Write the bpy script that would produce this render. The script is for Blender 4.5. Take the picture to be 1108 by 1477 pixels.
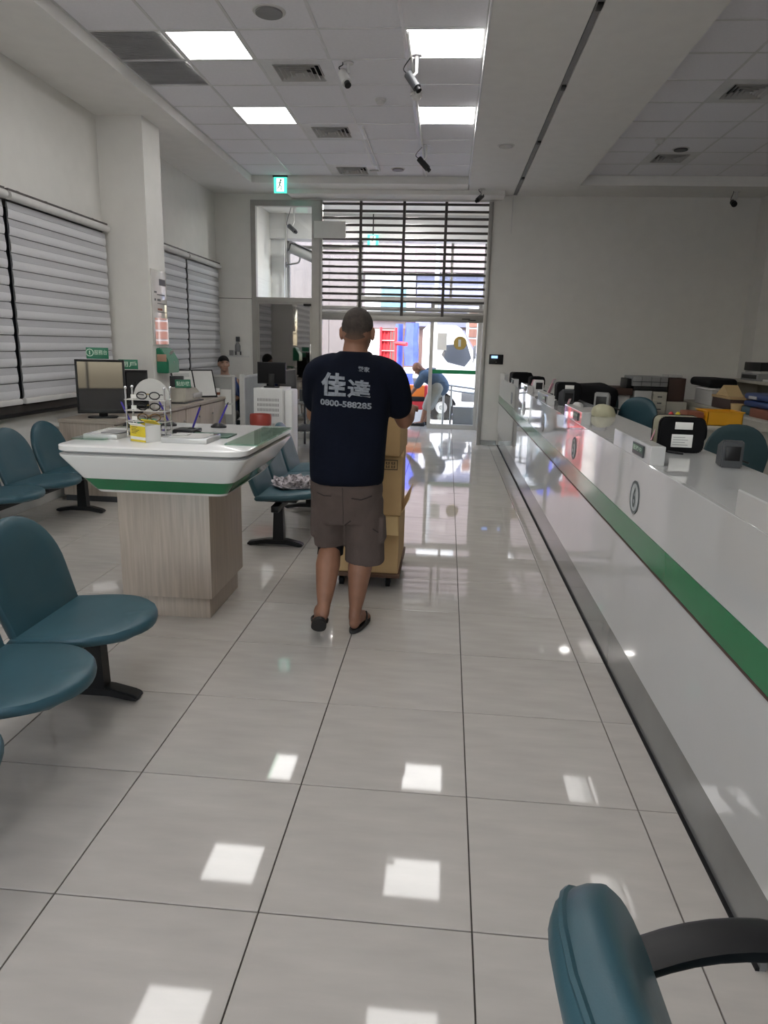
import bpy, bmesh, math, random
from mathutils import Vector, Matrix
from mathutils.bvhtree import BVHTree
random.seed(7)
for o in list(bpy.data.objects): bpy.data.objects.remove(o)
SC = bpy.context.scene
COL = SC.collection
pi = math.pi
V = Vector

# ------------------------------------------------------------------ camera, world, sun, exposure
F_PX, YAW, PITCH, ROLL, CAM_H = 1017.49, -.0823, -.2322, .0261, 1.5657
fw = V((math.sin(YAW)*math.cos(PITCH), math.cos(YAW)*math.cos(PITCH), math.sin(PITCH)))
rt = V((math.cos(YAW), -math.sin(YAW), 0)); up = rt.cross(fw)
r2 = rt*math.cos(ROLL)+up*math.sin(ROLL); u2 = up*math.cos(ROLL)-rt*math.sin(ROLL)
cam = bpy.data.cameras.new('camera'); camo = bpy.data.objects.new('camera', cam); COL.objects.link(camo)
cam.sensor_fit = 'VERTICAL'; cam.sensor_height = 24.0; cam.lens = 24.0*F_PX/1477; cam.clip_start = .05; cam.clip_end = 300
m = Matrix((r2, u2, -fw)).transposed().to_4x4(); m.translation = (0, 0, CAM_H); camo.matrix_world = m
SC.camera = camo
world = bpy.data.worlds.new('sky'); SC.world = world; world.use_nodes = True
nt = world.node_tree; nt.nodes.clear()
sky = nt.nodes.new('ShaderNodeTexSky'); sky.sky_type = 'NISHITA'; sky.sun_disc = False
sky.sun_elevation = math.radians(58); sky.sun_rotation = math.radians(200); sky.altitude = 30; sky.dust_density = 3
bg = nt.nodes.new('ShaderNodeBackground'); bg.inputs[1].default_value = .66
wo = nt.nodes.new('ShaderNodeOutputWorld'); nt.links.new(sky.outputs[0], bg.inputs[0]); nt.links.new(bg.outputs[0], wo.inputs[0])
sun = bpy.data.lights.new('sun', 'SUN'); sun.energy = 3; sun.angle = .01; sun.color = (1, .96, .9)
suno = bpy.data.objects.new('sun', sun); COL.objects.link(suno)
suno.rotation_euler = (math.radians(32), 0, math.radians(-20)); suno.location = (0, 0, 30)
PANEL_STRENGTH = 4.7
SC.view_settings.view_transform = 'Standard'; SC.view_settings.look = 'None'
SC.view_settings.exposure = 1.36; SC.view_settings.gamma = 1.0; SC.view_settings.use_curve_mapping = False

# ------------------------------------------------------------------ materials
def mat(name, col, rough=.5, metal=0., var=.06, scale=6., bump=0., bscale=60., spec=.5, emit=0., emcol=None, alpha=None, trans=0., coat=0., stretch=None):
    M = bpy.data.materials.new(name); M.use_nodes = True
    t = M.node_tree; n = t.nodes; b = n['Principled BSDF']
    b.inputs['Roughness'].default_value = rough; b.inputs['Metallic'].default_value = metal
    b.inputs['Specular IOR Level'].default_value = spec
    if coat: b.inputs['Coat Weight'].default_value = coat; b.inputs['Coat Roughness'].default_value = .03
    if trans: b.inputs['Transmission Weight'].default_value = trans
    tc = n.new('ShaderNodeTexCoord'); mp = n.new('ShaderNodeMapping'); t.links.new(tc.outputs['Object'], mp.inputs[0])
    if stretch: mp.inputs['Scale'].default_value = stretch
    if var:
        no = n.new('ShaderNodeTexNoise'); no.inputs['Scale'].default_value = scale; no.inputs['Detail'].default_value = 5
        t.links.new(mp.outputs[0], no.inputs[0])
        mx = n.new('ShaderNodeMix'); mx.data_type = 'RGBA'
        mx.inputs[6].default_value = tuple(c*(1-var) for c in col)+(1,); mx.inputs[7].default_value = tuple(min(1, c*(1+var)) for c in col)+(1,)
        rp = n.new('ShaderNodeMapRange'); rp.inputs[1].default_value = .3; rp.inputs[2].default_value = .7
        t.links.new(no.outputs[0], rp.inputs[0]); t.links.new(rp.outputs[0], mx.inputs[0]); t.links.new(mx.outputs[2], b.inputs['Base Color'])
    else: b.inputs['Base Color'].default_value = tuple(col)+(1,)
    if bump:
        nb = n.new('ShaderNodeTexNoise'); nb.inputs['Scale'].default_value = bscale; nb.inputs['Detail'].default_value = 4
        t.links.new(tc.outputs['Object'], nb.inputs[0])
        bn = n.new('ShaderNodeBump'); bn.inputs['Strength'].default_value = bump; bn.inputs['Distance'].default_value = .01
        t.links.new(nb.outputs[0], bn.inputs['Height']); t.links.new(bn.outputs[0], b.inputs['Normal'])
    if emit:
        b.inputs['Emission Color'].default_value = tuple(emcol or col)+(1,); b.inputs['Emission Strength'].default_value = emit
    return M

def glass_mat(name, tint=(.96, .972, .966), reflect=None, dark=None):
    """thin window glass: mostly clear with a fresnel mirror; dark = share of a dark film behind it"""
    M = bpy.data.materials.new(name); M.use_nodes = True; t = M.node_tree; n = t.nodes; n.clear()
    out = n.new('ShaderNodeOutputMaterial'); tr = n.new('ShaderNodeBsdfTransparent'); tr.inputs[0].default_value = tint+(1,)
    gl = n.new('ShaderNodeBsdfGlossy'); gl.inputs['Roughness'].default_value = .01; gl.inputs[0].default_value = (.95, .95, .95, 1)
    mx = n.new('ShaderNodeMixShader')
    if reflect: mx.inputs[0].default_value = reflect
    else:                                                  # Schlick reflectance for thin panes
        lw = n.new('ShaderNodeLayerWeight'); lw.inputs[0].default_value = .5
        pw = n.new('ShaderNodeMath'); pw.operation = 'POWER'; pw.inputs[1].default_value = 5
        ma = n.new('ShaderNodeMath'); ma.operation = 'MULTIPLY_ADD'; ma.inputs[1].default_value = .9; ma.inputs[2].default_value = .04
        t.links.new(lw.outputs['Facing'], pw.inputs[0]); t.links.new(pw.outputs[0], ma.inputs[0]); t.links.new(ma.outputs[0], mx.inputs[0])
    t.links.new(tr.outputs[0], mx.inputs[1]); t.links.new(gl.outputs[0], mx.inputs[2]); t.links.new(mx.outputs[0], out.inputs[0])
    return M

M = {}
M['wall'] = mat('wall_paint', (.78, .765, .725), .75, bump=.12, bscale=220, var=.02)
M['soffit'] = mat('soffit_paint', (.86, .845, .81), .8, var=.02, bump=.08, bscale=200)
M['tile'] = mat('floor_tile', (.455, .425, .39), .04, var=.07, scale=3.2, stretch=(1, 4, 1), spec=.34)
M['grout'] = mat('grout', (.07, .06, .055), .8)
M['ctile'] = mat('ceiling_tile', (.90, .89, .925), .9, var=.02, scale=40, bump=.25, bscale=300)
M['tbar'] = mat('ceiling_grid_metal', (.72, .72, .72), .4)
M['led'] = mat('led_diffuser', (1, 1, 1), .5, var=0, emit=PANEL_STRENGTH, emcol=(1, .985, .97))
M['ledframe'] = mat('led_frame', (.85, .85, .85), .4)
M['white'] = mat('white_lacquer', (.52, .52, .515), .025, var=.01, coat=.3)
M['whited'] = mat('white_solid_surface', (.76, .755, .74), .15, var=.01)
M['whitem'] = mat('white_matt', (.72, .72, .71), .45, var=.03)
M['paper'] = mat('paper', (.78, .77, .74), .8, var=.03)
M['green'] = mat('green_stripe', (.015, .17, .065), .10, var=.04, spec=.4)
M['dkgreen'] = mat('dark_green', (.02, .085, .05), .4)
M['pgreen'] = mat('plate_green', (.02, .19, .10), .35)
M['palegreen'] = mat('pale_green_print', (.55, .75, .6), .5)
M['steel'] = mat('brushed_steel', (.42, .42, .41), .28, metal=.9, var=.05, scale=30, stretch=(1, 1, 12))
M['toe'] = mat('grey_kickplate', (.25, .25, .245), .16, metal=.35, var=.04)
M['chrome'] = mat('chrome', (.75, .75, .76), .08, metal=1, var=0)
M['alu'] = mat('anodised_aluminium', (.36, .35, .33), .38, metal=.65, var=.05)
M['dkalu'] = mat('dark_aluminium', (.10, .09, .085), .5, metal=.3)
M['teal'] = mat('teal_vinyl', (.027, .080, .103), .40, var=.06, bump=.05, bscale=350)
M['teald'] = mat('dark_teal_fabric', (.025, .055, .062), .8)
M['black'] = mat('black_plastic', (.010, .010, .011), .4, spec=.3)
M['blackm'] = mat('black_rubber', (.008, .008, .009), .7, spec=.2)
M['screen'] = mat('dark_screen', (.012, .013, .015), .03, spec=.8, var=0)
M['nylon'] = mat('black_nylon', (.006, .006, .007), .8, bump=.3, bscale=300, spec=.15)
M['olive'] = mat('olive_fabric', (.23, .22, .15), .8)
M['ltwood'] = mat('pale_wood_laminate', (.43, .365, .305), .42, var=.13, scale=5, stretch=(14, 14, .6))
M['ltwoodh'] = mat('pale_wood_top', (.40, .345, .29), .35, var=.10, scale=5, stretch=(1, 12, 12))
M['blind'] = mat('blind_fabric', (.70, .70, .72), .75, var=.03, scale=90, bump=.1, bscale=300)
M['blinds'] = mat('blind_sheer_weave', (.50, .50, .52), .8, var=.03, scale=90, bump=.1, bscale=300)
M['blindd'] = mat('blind_sheer', (.25, .25, .26), .8, var=.05)
M['rail'] = mat('white_rail', (.68, .67, .65), .4)
M['skin'] = mat('tan_skin', (.225, .105, .062), .55, var=.10, scale=14, bump=.08, bscale=120)
M['skinl'] = mat('light_skin', (.42, .25, .18), .55, var=.08)
M['hair'] = mat('cropped_hair', (.035, .026, .021), .85, var=.35, scale=45, bump=.5, bscale=420)
_h = M['hair'].node_tree; _n = _h.nodes; _bs = _n['Principled BSDF']; _src = _bs.inputs['Base Color'].links[0].from_socket
_tc = _n.new('ShaderNodeTexCoord'); _sx = _n.new('ShaderNodeSeparateXYZ'); _mr = _n.new('ShaderNodeMapRange'); _no = _n.new('ShaderNodeTexNoise'); _no.inputs['Scale'].default_value = 260
_ad = _n.new('ShaderNodeMath'); _ad.operation = 'MULTIPLY_ADD'; _ad.inputs[1].default_value = .05
_mx = _n.new('ShaderNodeMix'); _mx.data_type = 'RGBA'; _mx.inputs[6].default_value = (.15, .082, .055, 1)
_h.links.new(_tc.outputs['Object'], _sx.inputs[0]); _h.links.new(_tc.outputs['Object'], _no.inputs[0]); _h.links.new(_no.outputs[0], _ad.inputs[0]); _h.links.new(_sx.outputs[2], _ad.inputs[2])
_mr.inputs[1].default_value = 1.59; _mr.inputs[2].default_value = 1.665      # cropped hair thins out towards the nape
_h.links.new(_ad.outputs[0], _mr.inputs[0]); _h.links.new(_mr.outputs[0], _mx.inputs[0]); _h.links.new(_src, _mx.inputs[7]); _h.links.new(_mx.outputs[2], _bs.inputs['Base Color'])
M['hairb'] = mat('black_hair', (.004, .0035, .0035), .9, var=.2, scale=60, bump=.5, bscale=300)
M['navy'] = mat('navy_cotton', (.0042, .0058, .0125), .95, spec=.12, var=.2, scale=5, bump=.35, bscale=16)
M['print'] = mat('grey_shirt_print', (.20, .215, .245), .8, var=.25, scale=60)
M['shorts'] = mat('brown_grey_cotton', (.080, .057, .049), .9, var=.12, scale=9, bump=.5, bscale=22)
M['shortsd'] = mat('shorts_seam', (.030, .022, .020), .95)
M['card'] = mat('brown_cardboard', (.52, .345, .165), .75, var=.06, scale=4)
M['cardl'] = mat('light_cardboard', (.60, .43, .21), .75, var=.05)
M['cardd'] = mat('box_print_dark', (.12, .085, .05), .8)
M['cardr'] = mat('box_print_red', (.23, .075, .04), .8)
M['wood'] = mat('dark_plywood', (.10, .05, .028), .7)
M['red'] = mat('red_plastic', (.55, .03, .04), .45)
M['dullred'] = mat('red_bag_plastic', (.36, .06, .045), .35)
M['orange'] = mat('orange_plastic', (.85, .22, .03), .45)
M['yellow'] = mat('yellow_card', (.74, .58, .03), .5, var=.12, scale=18)
M['basket'] = mat('yellow_plastic', (.72, .34, .01), .4)
M['blue'] = mat('blue_tarpaulin', (.06, .09, .62), .5, var=.25, scale=6)
M['bluep'] = mat('blue_case', (.015, .04, .16), .4)
M['pen'] = mat('blue_pen', (.035, .02, .28), .3)
M['pink'] = mat('pink_card', (.75, .40, .47), .6)
M['brown'] = mat('brown_leather', (.06, .03, .022), .6)
M['grey'] = mat('grey_plastic', (.25, .25, .25), .5)
M['dgrey'] = mat('dark_grey_plastic', (.05, .053, .058), .4)
M['lgrey'] = mat('light_grey_plastic', (.52, .51, .49), .45)
M['beige'] = mat('beige_plastic', (.50, .47, .40), .5)
M['cap'] = mat('khaki_cloth', (.40, .38, .26), .85, bump=.3, bscale=40)
M['pfab'] = mat('grey_partition_fabric', (.36, .36, .345), .85)
M['glass'] = glass_mat('clear_glass')
M['tint'] = glass_mat('tinted_green_glass', (.72, .84, .77))
M['frost'] = glass_mat('frosted_panel', (.70, .78, .82), reflect=.06)
M['mirror'] = mat('dark_mirror_glass', (.36, .35, .34), .03, metal=1, var=0)
M['acry'] = mat('glossy_acrylic', (.62, .60, .57), .04, coat=.6)
M['ink'] = mat('ink_grey', (.12, .12, .12), .7)
M['shirtb'] = mat('blue_shirt', (.055, .095, .155), .85, bump=.2, bscale=20)
M['shortg'] = mat('grey_shorts', (.30, .29, .26), .9)
M['truck'] = mat('white_truck_paint', (.55, .55, .56), .3)
M['tglass'] = mat('truck_window', (.03, .035, .045), .05, spec=.8)
M['tyre'] = mat('tyre', (.012, .012, .012), .9, spec=.1)
M['asphalt'] = mat('asphalt', (.30, .29, .28), .9, var=.15, scale=8)
M['facade'] = mat('pale_facade', (.165, .132, .136), .8)
M['outer'] = mat('outer_wall_paint', (.135, .118, .118), .8)
M['signb'] = mat('blue_grey_sign', (.125, .13, .20), .6)
M['signt'] = mat('teal_sign', (.075, .16, .21), .6)
M['brick'] = mat('brown_facade', (.15, .065, .045), .8)
M['gold'] = mat('gold_decal', (.32, .22, .05), .45)
M['exit'] = mat('exit_sign_lit', (.05, .62, .42), .4, emit=.55, emcol=(.08, .8, .58))
M['exitw'] = mat('exit_sign_white', (.8, 1, .92), .4, emit=.75, emcol=(.8, 1, .93))
M['lcd'] = mat('keypad_lcd', (.1, .2, .5), .4, emit=.9, emcol=(.25, .42, .9))
M['ledr'] = mat('red_led', (.7, .1, .1), .4, emit=1.2, emcol=(1, .2, .2))
M['cloth'] = mat('white_black_cloth', (.36, .33, .345), .9, var=.95, scale=26)
M['foam'] = mat('downlight_lens', (1, 1, 1), .4, var=0, emit=190, emcol=(1, .97, .93))
M['badge'] = mat('badge_grey', (.10, .12, .125), .5)
M['badgel'] = mat('badge_pale', (.50, .53, .54), .5)
M['sand'] = mat('sandal_rubber', (.016, .014, .013), .7, bump=.4, bscale=150)
M['tort'] = mat('tortoiseshell', (.16, .09, .03), .2, var=.7, scale=60)
M['vine'] = mat('return_grille_metal', (.66, .66, .67), .6)

# ------------------------------------------------------------------ mesh helpers
def B(): return bmesh.new()
def box(bm, x0, x1, y0, y1, z0, z1, bev=0., seg=2):
    t = bmesh.new()
    bmesh.ops.create_cube(t, size=1)
    if bm.verts and min(x1-x0, y1-y0, z1-z0) > .008:          # crossing bars of one frame never share a face plane
        e = random.uniform(.0001, .0006); x0 += e; x1 -= e; y0 += e; y1 -= e; z0 += e; z1 -= e
    for v in t.verts:
        v.co = V((x0+(v.co.x+.5)*(x1-x0), y0+(v.co.y+.5)*(y1-y0), z0+(v.co.z+.5)*(z1-z0)))
    if bev: bmesh.ops.bevel(t, geom=t.edges[:], offset=bev, segments=seg, affect='EDGES', profile=.5)
    join(bm, t); return bm
def join(bm, t, M4=None):
    if M4 is not None: t.transform(M4)
    me = bpy.data.meshes.new('t'); t.to_mesh(me); bm.from_mesh(me); bpy.data.meshes.remove(me); t.free()
def frame(d):
    d = V(d).normalized(); a = V((0, 0, 1)) if abs(d.z) < .9 else V((0, 1, 0))
    x = d.cross(a).normalized(); return x, x.cross(d), d
def loft(bm, rings, cap=True):
    R = [[bm.verts.new(p) for p in r] for r in rings]
    n = len(R[0])
    for a, b in zip(R, R[1:]):
        for i in range(n):
            try: bm.faces.new((a[i], a[(i+1) % n], b[(i+1) % n], b[i]))
            except ValueError: pass
    if cap: bm.faces.new(R[0][::-1]); bm.faces.new(R[-1])
    return bm
def cyl(bm, a, b, r, r2=None, n=14):
    a, b = V(a), V(b); x, y, d = frame(b-a); r2 = r if r2 is None else r2
    rg = [[c+x*(rr*math.cos(2*pi*i/n))+y*(rr*math.sin(2*pi*i/n)) for i in range(n)] for c, rr in ((a, r), (b, r2))]
    return loft(bm, rg)
def tube(bm, pts, r, n=8, sub=0):
    pts = [V(p) for p in pts]
    if sub:
        q = []
        for i in range(len(pts)-1):
            p0 = pts[max(i-1, 0)]; p1 = pts[i]; p2 = pts[i+1]; p3 = pts[min(i+2, len(pts)-1)]
            for k in range(sub):
                t = k/sub
                q.append(.5*((2*p1)+(p2-p0)*t+(2*p0-5*p1+4*p2-p3)*t*t+(3*p1-p0-3*p2+p3)*t**3))
        q.append(pts[-1]); 
        if not isinstance(r, (int, float)):
            r = [r[min(int(i/sub), len(r)-2)]*(1-(i/sub-min(int(i/sub), len(r)-2)))+r[min(int(i/sub), len(r)-2)+1]*(i/sub-min(int(i/sub), len(r)-2)) for i in range(len(q))]
        pts = q
    rr = [r]*len(pts) if isinstance(r, (int, float)) else r
    rings = []; px = None
    for i, p in enumerate(pts):
        d = (pts[min(i+1, len(pts)-1)]-pts[max(i-1, 0)]).normalized()
        if px is None: px, _, _ = frame(d)
        px = (px-d*px.dot(d)).normalized(); y = d.cross(px)
        rings.append([p+px*(rr[i]*math.cos(2*pi*k/n))+y*(rr[i]*math.sin(2*pi*k/n)) for k in range(n)])
    return loft(bm, rings)
def ball(bm, c, r, rot=None, n=16):
    t = bmesh.new(); bmesh.ops.create_uvsphere(t, u_segments=n, v_segments=max(6, n*3//4), radius=1)
    r = (r, r, r) if isinstance(r, (int, float)) else r
    Mx = Matrix.Translation(V(c))
    if rot: Mx = Mx @ rot
    Mx = Mx @ Matrix.Diagonal((r[0], r[1], r[2], 1)); join(bm, t, Mx); return bm
def limb(bm, pts, rr, n=14, sub=4):
    """tapered limb with rounded ends"""
    tube(bm, pts, rr, n, sub); ball(bm, pts[0], rr[0]*.98, n=12); ball(bm, pts[-1], rr[-1]*.98, n=12); return bm
def prism(bm, pts, axis, a, b, bev=0.):
    """extrude a 2D outline along an axis; pts are the other two coordinates in xyz order"""
    def P(p, v):
        return {'x': V((v, p[0], p[1])), 'y': V((p[0], v, p[1])), 'z': V((p[0], p[1], v))}[axis]
    t = bmesh.new(); loft(t, [[P(p, a) for p in pts], [P(p, b) for p in pts]])
    bmesh.ops.recalc_face_normals(t, faces=t.faces[:])
    if bev: bmesh.ops.bevel(t, geom=t.edges[:], offset=bev, segments=2, affect='EDGES')
    join(bm, t); return bm
def rrect(w, h, r, n=5, cx=0, cy=0):
    p = []
    for sx, sy, a0 in ((1, 1, 0), (-1, 1, .5), (-1, -1, 1), (1, -1, 1.5)):
        for i in range(n+1):
            a = (a0+.5*i/n)*pi; p.append((cx+sx*(w/2-r)+r*math.cos(a), cy+sy*(h/2-r)+r*math.sin(a)))
    return p
def pad(bm, pts, O, U, W, N, t, puff=.02, bend=None):
    """upholstered pad: outline in (u,w), rounded rim and a soft crown on both sides"""
    O, U, W, N = V(O), V(U), V(W), V(N)
    cu = sum(p[0] for p in pts)/len(pts); cw = sum(p[1] for p in pts)/len(pts)
    prof = [(.12, -t/2-puff*.6), (.6, -t/2-puff*.45), (.88, -t/2), (.97, -t*.36), (1, -t*.12), (1, t*.12), (.97, t*.36), (.9, t/2), (.62, t/2+puff*.6), (.3, t/2+puff*.95), (.1, t/2+puff)]
    rings = []
    for s, h in prof:
        ring = []
        for p in pts:
            u = cu+(p[0]-cu)*s; w = cw+(p[1]-cw)*s
            hh = h+(bend(u, w) if bend else 0)
            ring.append(O+U*u+W*w+N*hh)
        rings.append(ring)
    return loft(bm, rings)

def rloc(o):
    while o.parent: o = o.parent
    return V(o.location)
def obj(name, bm, m_, parent=None, smooth=True, base=None, keep=False):
    bmesh.ops.recalc_face_normals(bm, faces=bm.faces[:])
    if parent: off = rloc(parent)
    elif base is not None: off = V(base)
    elif keep: off = V((0, 0, 0))
    else:
        xs = [v.co for v in bm.verts]; lo = V([min(c[i] for c in xs) for i in range(3)]); hi = V([max(c[i] for c in xs) for i in range(3)])
        off = V(((lo.x+hi.x)/2, (lo.y+hi.y)/2, lo.z))
    for v in bm.verts: v.co -= off
    me = bpy.data.meshes.new(name); bm.to_mesh(me); bm.free()
    if smooth:
        me.polygons.foreach_set('use_smooth', [True]*len(me.polygons))
        try: me.set_sharp_from_angle(angle=math.radians(38))
        except Exception: pass
    me.materials.append(m_ if not isinstance(m_, str) else M[m_])
    o = bpy.data.objects.new(name, me); COL.objects.link(o)
    if parent: o.parent = parent
    else: o.location = off
    return o
def tag(o, label=None, cat=None, group=None, kind=None):
    if label: o['label'] = label
    if cat: o['category'] = cat
    if group: o['group'] = group
    if kind: o['kind'] = kind
    return o
def thing(name, label, cat, loc, group=None, kind=None):
    o = bpy.data.objects.new(name, None); o.empty_display_size = .1; COL.objects.link(o); o.location = loc
    return tag(o, label, cat, group, kind)
def copy_tree(o, delta=None, parent=None):
    c = o.copy(); COL.objects.link(c)
    if parent: c.parent = parent
    if delta is not None: c.location = V(o.location)+V(delta)
    for ch in list(o.children): copy_tree(ch, None, c)
    return c
def text_bm(s, bold=0., cut=None):
    """filled glyphs as a flat mesh normalised to a 1 x 1 box"""
    cu = bpy.data.curves.new('txt', 'FONT'); cu.body = s; cu.size = 1; cu.offset = bold; cu.resolution_u = 3
    to = bpy.data.objects.new('txt', cu); COL.objects.link(to)
    bpy.context.view_layer.update(); dg = bpy.context.evaluated_depsgraph_get()
    me = bpy.data.meshes.new_from_object(to.evaluated_get(dg)); t = bmesh.new(); t.from_mesh(me)
    bpy.data.objects.remove(to); bpy.data.curves.remove(cu); bpy.data.meshes.remove(me)
    if not t.verts: box(t, 0, 1, 0, 1, 0, .001)
    lo = [min(v.co[i] for v in t.verts) for i in (0, 1)]; hi = [max(v.co[i] for v in t.verts) for i in (0, 1)]
    for v in t.verts: v.co = V(((v.co.x-lo[0])/(hi[0]-lo[0]), (v.co.y-lo[1])/(hi[1]-lo[1]), 0))
    return t
def lettering(bm, s, O, U, W, bold=0.):
    """write s in the parallelogram O + u*U + w*W"""
    t = text_bm(s, bold); O, U, W = V(O), V(U), V(W)
    for v in t.verts: v.co = O+U*v.co.x+W*v.co.y
    join(bm, t); return bm
def disc(bm, c, n, r, th=.003, seg=28, r_in=0.):
    c = V(c); x, y, d = frame(n)
    ang = [2*pi*i/seg for i in range(seg)]
    if not r_in:
        loft(bm, [[c+d*h+(x*math.cos(a)+y*math.sin(a))*r for a in ang] for h in (0, th)])
    else:
        P = lambda rr, h: [bm.verts.new(c+d*h+(x*math.cos(a)+y*math.sin(a))*rr) for a in ang]
        a, b, e, f = P(r, 0), P(r, th), P(r_in, th), P(r_in, 0)
        for i in range(seg):
            j = (i+1) % seg
            for p, q in ((a, b), (b, e), (e, f), (f, a)): bm.faces.new((p[i], p[j], q[j], q[i]))
    return bm
def fuse(name, bm, voxel, m_, parent=None, it=3, fac=.5, base=None):
    """one continuous surface from overlapping volumes"""
    me = bpy.data.meshes.new('f'); bmesh.ops.recalc_face_normals(bm, faces=bm.faces[:]); bm.to_mesh(me); bm.free()
    to = bpy.data.objects.new('f', me); COL.objects.link(to)
    r = to.modifiers.new('r', 'REMESH'); r.mode = 'VOXEL'; r.voxel_size = voxel
    s = to.modifiers.new('s', 'SMOOTH'); s.iterations = it; s.factor = fac
    bpy.context.view_layer.update(); dg = bpy.context.evaluated_depsgraph_get()
    m2 = bpy.data.meshes.new_from_object(to.evaluated_get(dg)); b2 = bmesh.new(); b2.from_mesh(m2)
    bpy.data.objects.remove(to); bpy.data.meshes.remove(me); bpy.data.meshes.remove(m2)
    o = obj(name, b2, m_, parent, base=base, keep=(base is None))
    return o
def wob(bm, amp, sc, seed=0):
    from mathutils import noise
    for v in bm.verts:
        n = noise.noise_vector((v.co+V((seed, 0, 0)))*sc); v.co += n*amp
    return bm
def struct(name, bm, m_, parent=None, smooth=False):
    o = obj(name, bm, m_, parent, smooth=smooth, keep=True)
    if not parent: o['kind'] = 'structure'
    return o

# ------------------------------------------------------------------ the setting
XL, YB, ZC, ZS, XR = -3.80, 11.75, 3.94, 3.84, 4.85     # left wall, back wall, tiled ceiling, soffit underside, right wall
YF = -5.0                                               # wall behind the camera
FX, FY = -1.0621, 1.6433                                # a tile corner
floor = struct('floor', box(B(), XL-.2, XR+.2, YF-.2, 14.75, -.20, -.012), M['grout'])
tmesh = {}
def floor_tile(x0, x1, y0, y1):
    k = (round(x1-x0, 3), round(y1-y0, 3))
    if k not in tmesh:
        o = obj('tile', box(B(), x0, x1, y0, y1, -.012, 0, .0012, 1), M['tile'], smooth=False, base=(x0, y0, 0)); tmesh[k] = o.data
    else:
        o = bpy.data.objects.new('tile', tmesh[k]); COL.objects.link(o)
    o.location = (x0, y0, 0); o.parent = floor
g = .0022
for i in range(-5, 4):
    for j in range(-9, 17):
        x0, x1 = FX+.6*i+g, FX+.6*(i+1)-g; y0, y1 = FY+.6*j+g, FY+.6*(j+1)-g
        x0 = max(x0, XL); x1 = min(x1, .93); y1 = min(y1, YB+.1)
        if x1-x0 < .03 or y1-y0 < .03: continue
        floor_tile(x0, x1, y0, y1)
for i in range(-4, 3):                                   # vestibule
    for j in range(5):
        x0, x1 = FX+.6*i+g, FX+.6*(i+1)-g; y0 = YB+.1+.6*j+2*g; y1 = min(y0+.6-2*g, 14.75)
        x1 = min(x1, .66); x0 = max(x0, -3.4)
        floor_tile(x0, x1, y0, y1)
struct('wall_left', box(B(), XL-.2, XL, YF, YB+.2, 0, 4.2), M['wall'])
struct('wall_right', box(B(), XR, XR+.2, YF, YB+.2, 0, 4.2), M['wall'])
b = B()                                                  # glazed street side behind the camera (it shows in the monitor's reflection)
box(b, XL-.2, -3.7, YF-.2, YF, 0, 4.2); box(b, -.1, XR+.2, YF-.2, YF, 0, 4.2); box(b, -3.7, -.1, YF-.2, YF, 0, .9); box(b, -3.7, -.1, YF-.2, YF, 3.1, 4.2)
struct('wall_front', b, M['wall'])
b = B()
for x in (-3.7, -2.5, -1.3, -.15): box(b, x, x+.05, YF-.12, YF-.04, .9, 3.1)
for z in (.9, 1.9, 3.05): box(b, -3.7, -.1, YF-.12, YF-.04, z, z+.05)
w6 = struct('window_6', b, M['alu'])
obj('pane', box(B(), -3.7, -.1, YF-.085, YF-.08, .9, 3.1), 'glass', w6, smooth=False)
b = B()
box(b, XL, -3.215, YB, YB+.2, 0, 4.2)
box(b, .58, XR, YB, YB+.2, 0, 4.2); box(b, -3.215, .58, YB, YB+.2, 3.745, 4.2)
wb = struct('wall_back', b, M['wall'])
struct('trim', box(B(), -3.78, -3.22, YB-.004, YB+.001, 2.243, 2.252), M['dkalu'], wb)
struct('baseboard_back', box(B(), .60, .86, YB-.012, YB, 0, .075), M['toe'])
# ceiling slab, tile fields, soffits and the dropped beam
ceil = struct('ceiling', box(B(), XL-.2, XR+.2, YF-.2, YB+.2, 4.12, 4.3), M['soffit'])
def ceil_tiles(xs, ys, z, skip=()):
    cm = {}
    for i in range(len(xs)-1):
        for j in range(len(ys)-1):
            if (i, j) in skip: continue
            a, b2, c, d = xs[i]+.011, xs[i+1]-.011, ys[j]+.011, ys[j+1]-.011
            k = (round(b2-a, 3), round(d-c, 3))
            if k not in cm:
                o = obj('ceiling_tile', box(B(), a, b2, c, d, z, z+.016, .003, 1), M['ctile'], smooth=False, base=(a, c, z)); cm[k] = o.data
            else: o = bpy.data.objects.new('ceiling_tile', cm[k]); COL.objects.link(o)
            o.location = (a, c, z); o.parent = ceil
    bm = B()
    for x in xs: box(bm, x-.0125, x+.0125, ys[0], ys[-1], z-.002, z+.012)
    for y in ys: box(bm, xs[0], xs[-1], y-.0125, y+.0125, z-.0024, z+.012)
    o = obj('ceiling_grid', bm, M['tbar'], ceil, smooth=False); o['kind'] = 'stuff'
CX = [-2.98, -2.375, -1.765, -1.125, -.455, .19]
CY = [10.96-.606*k for k in range(26, -1, -1)]
def row(y): return min(range(len(CY)-1), key=lambda j: abs(CY[j]-y))
RA, RB = row(6.112), row(7.93)
PANEL_ROWS = [RA, RB, RA-3, RA-6, RA-9, RA-12, RA-15]
skip = set()
for r_ in PANEL_ROWS: skip |= {(1, r_), (4, r_)}
skip |= {(0, RA), (0, RA+1), (2, RA+1), (2, RA+4), (2, RA+7)}
ceil_tiles(CX, CY, ZC, skip)
RX = [1.79, 2.40, 3.00, 3.60, 4.20, 4.80]; RY = [10.96-.606*k for k in range(16, -1, -1)]
def rrow(y): return min(range(len(RY)-1), key=lambda j: abs(RY[j]-y))
RV1, RV2 = rrow(7.44), rrow(9.87)
ceil_tiles(RX, RY, 3.97, {(1, RV1), (1, RV2)})
struct('trim_1', box(B(), XL, -2.99, YF, YB, ZS, 4.12), M['soffit'])
struct('trim_2', box(B(), -2.99, .19, 10.985, YB, ZS, 4.12), M['soffit'])
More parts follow.
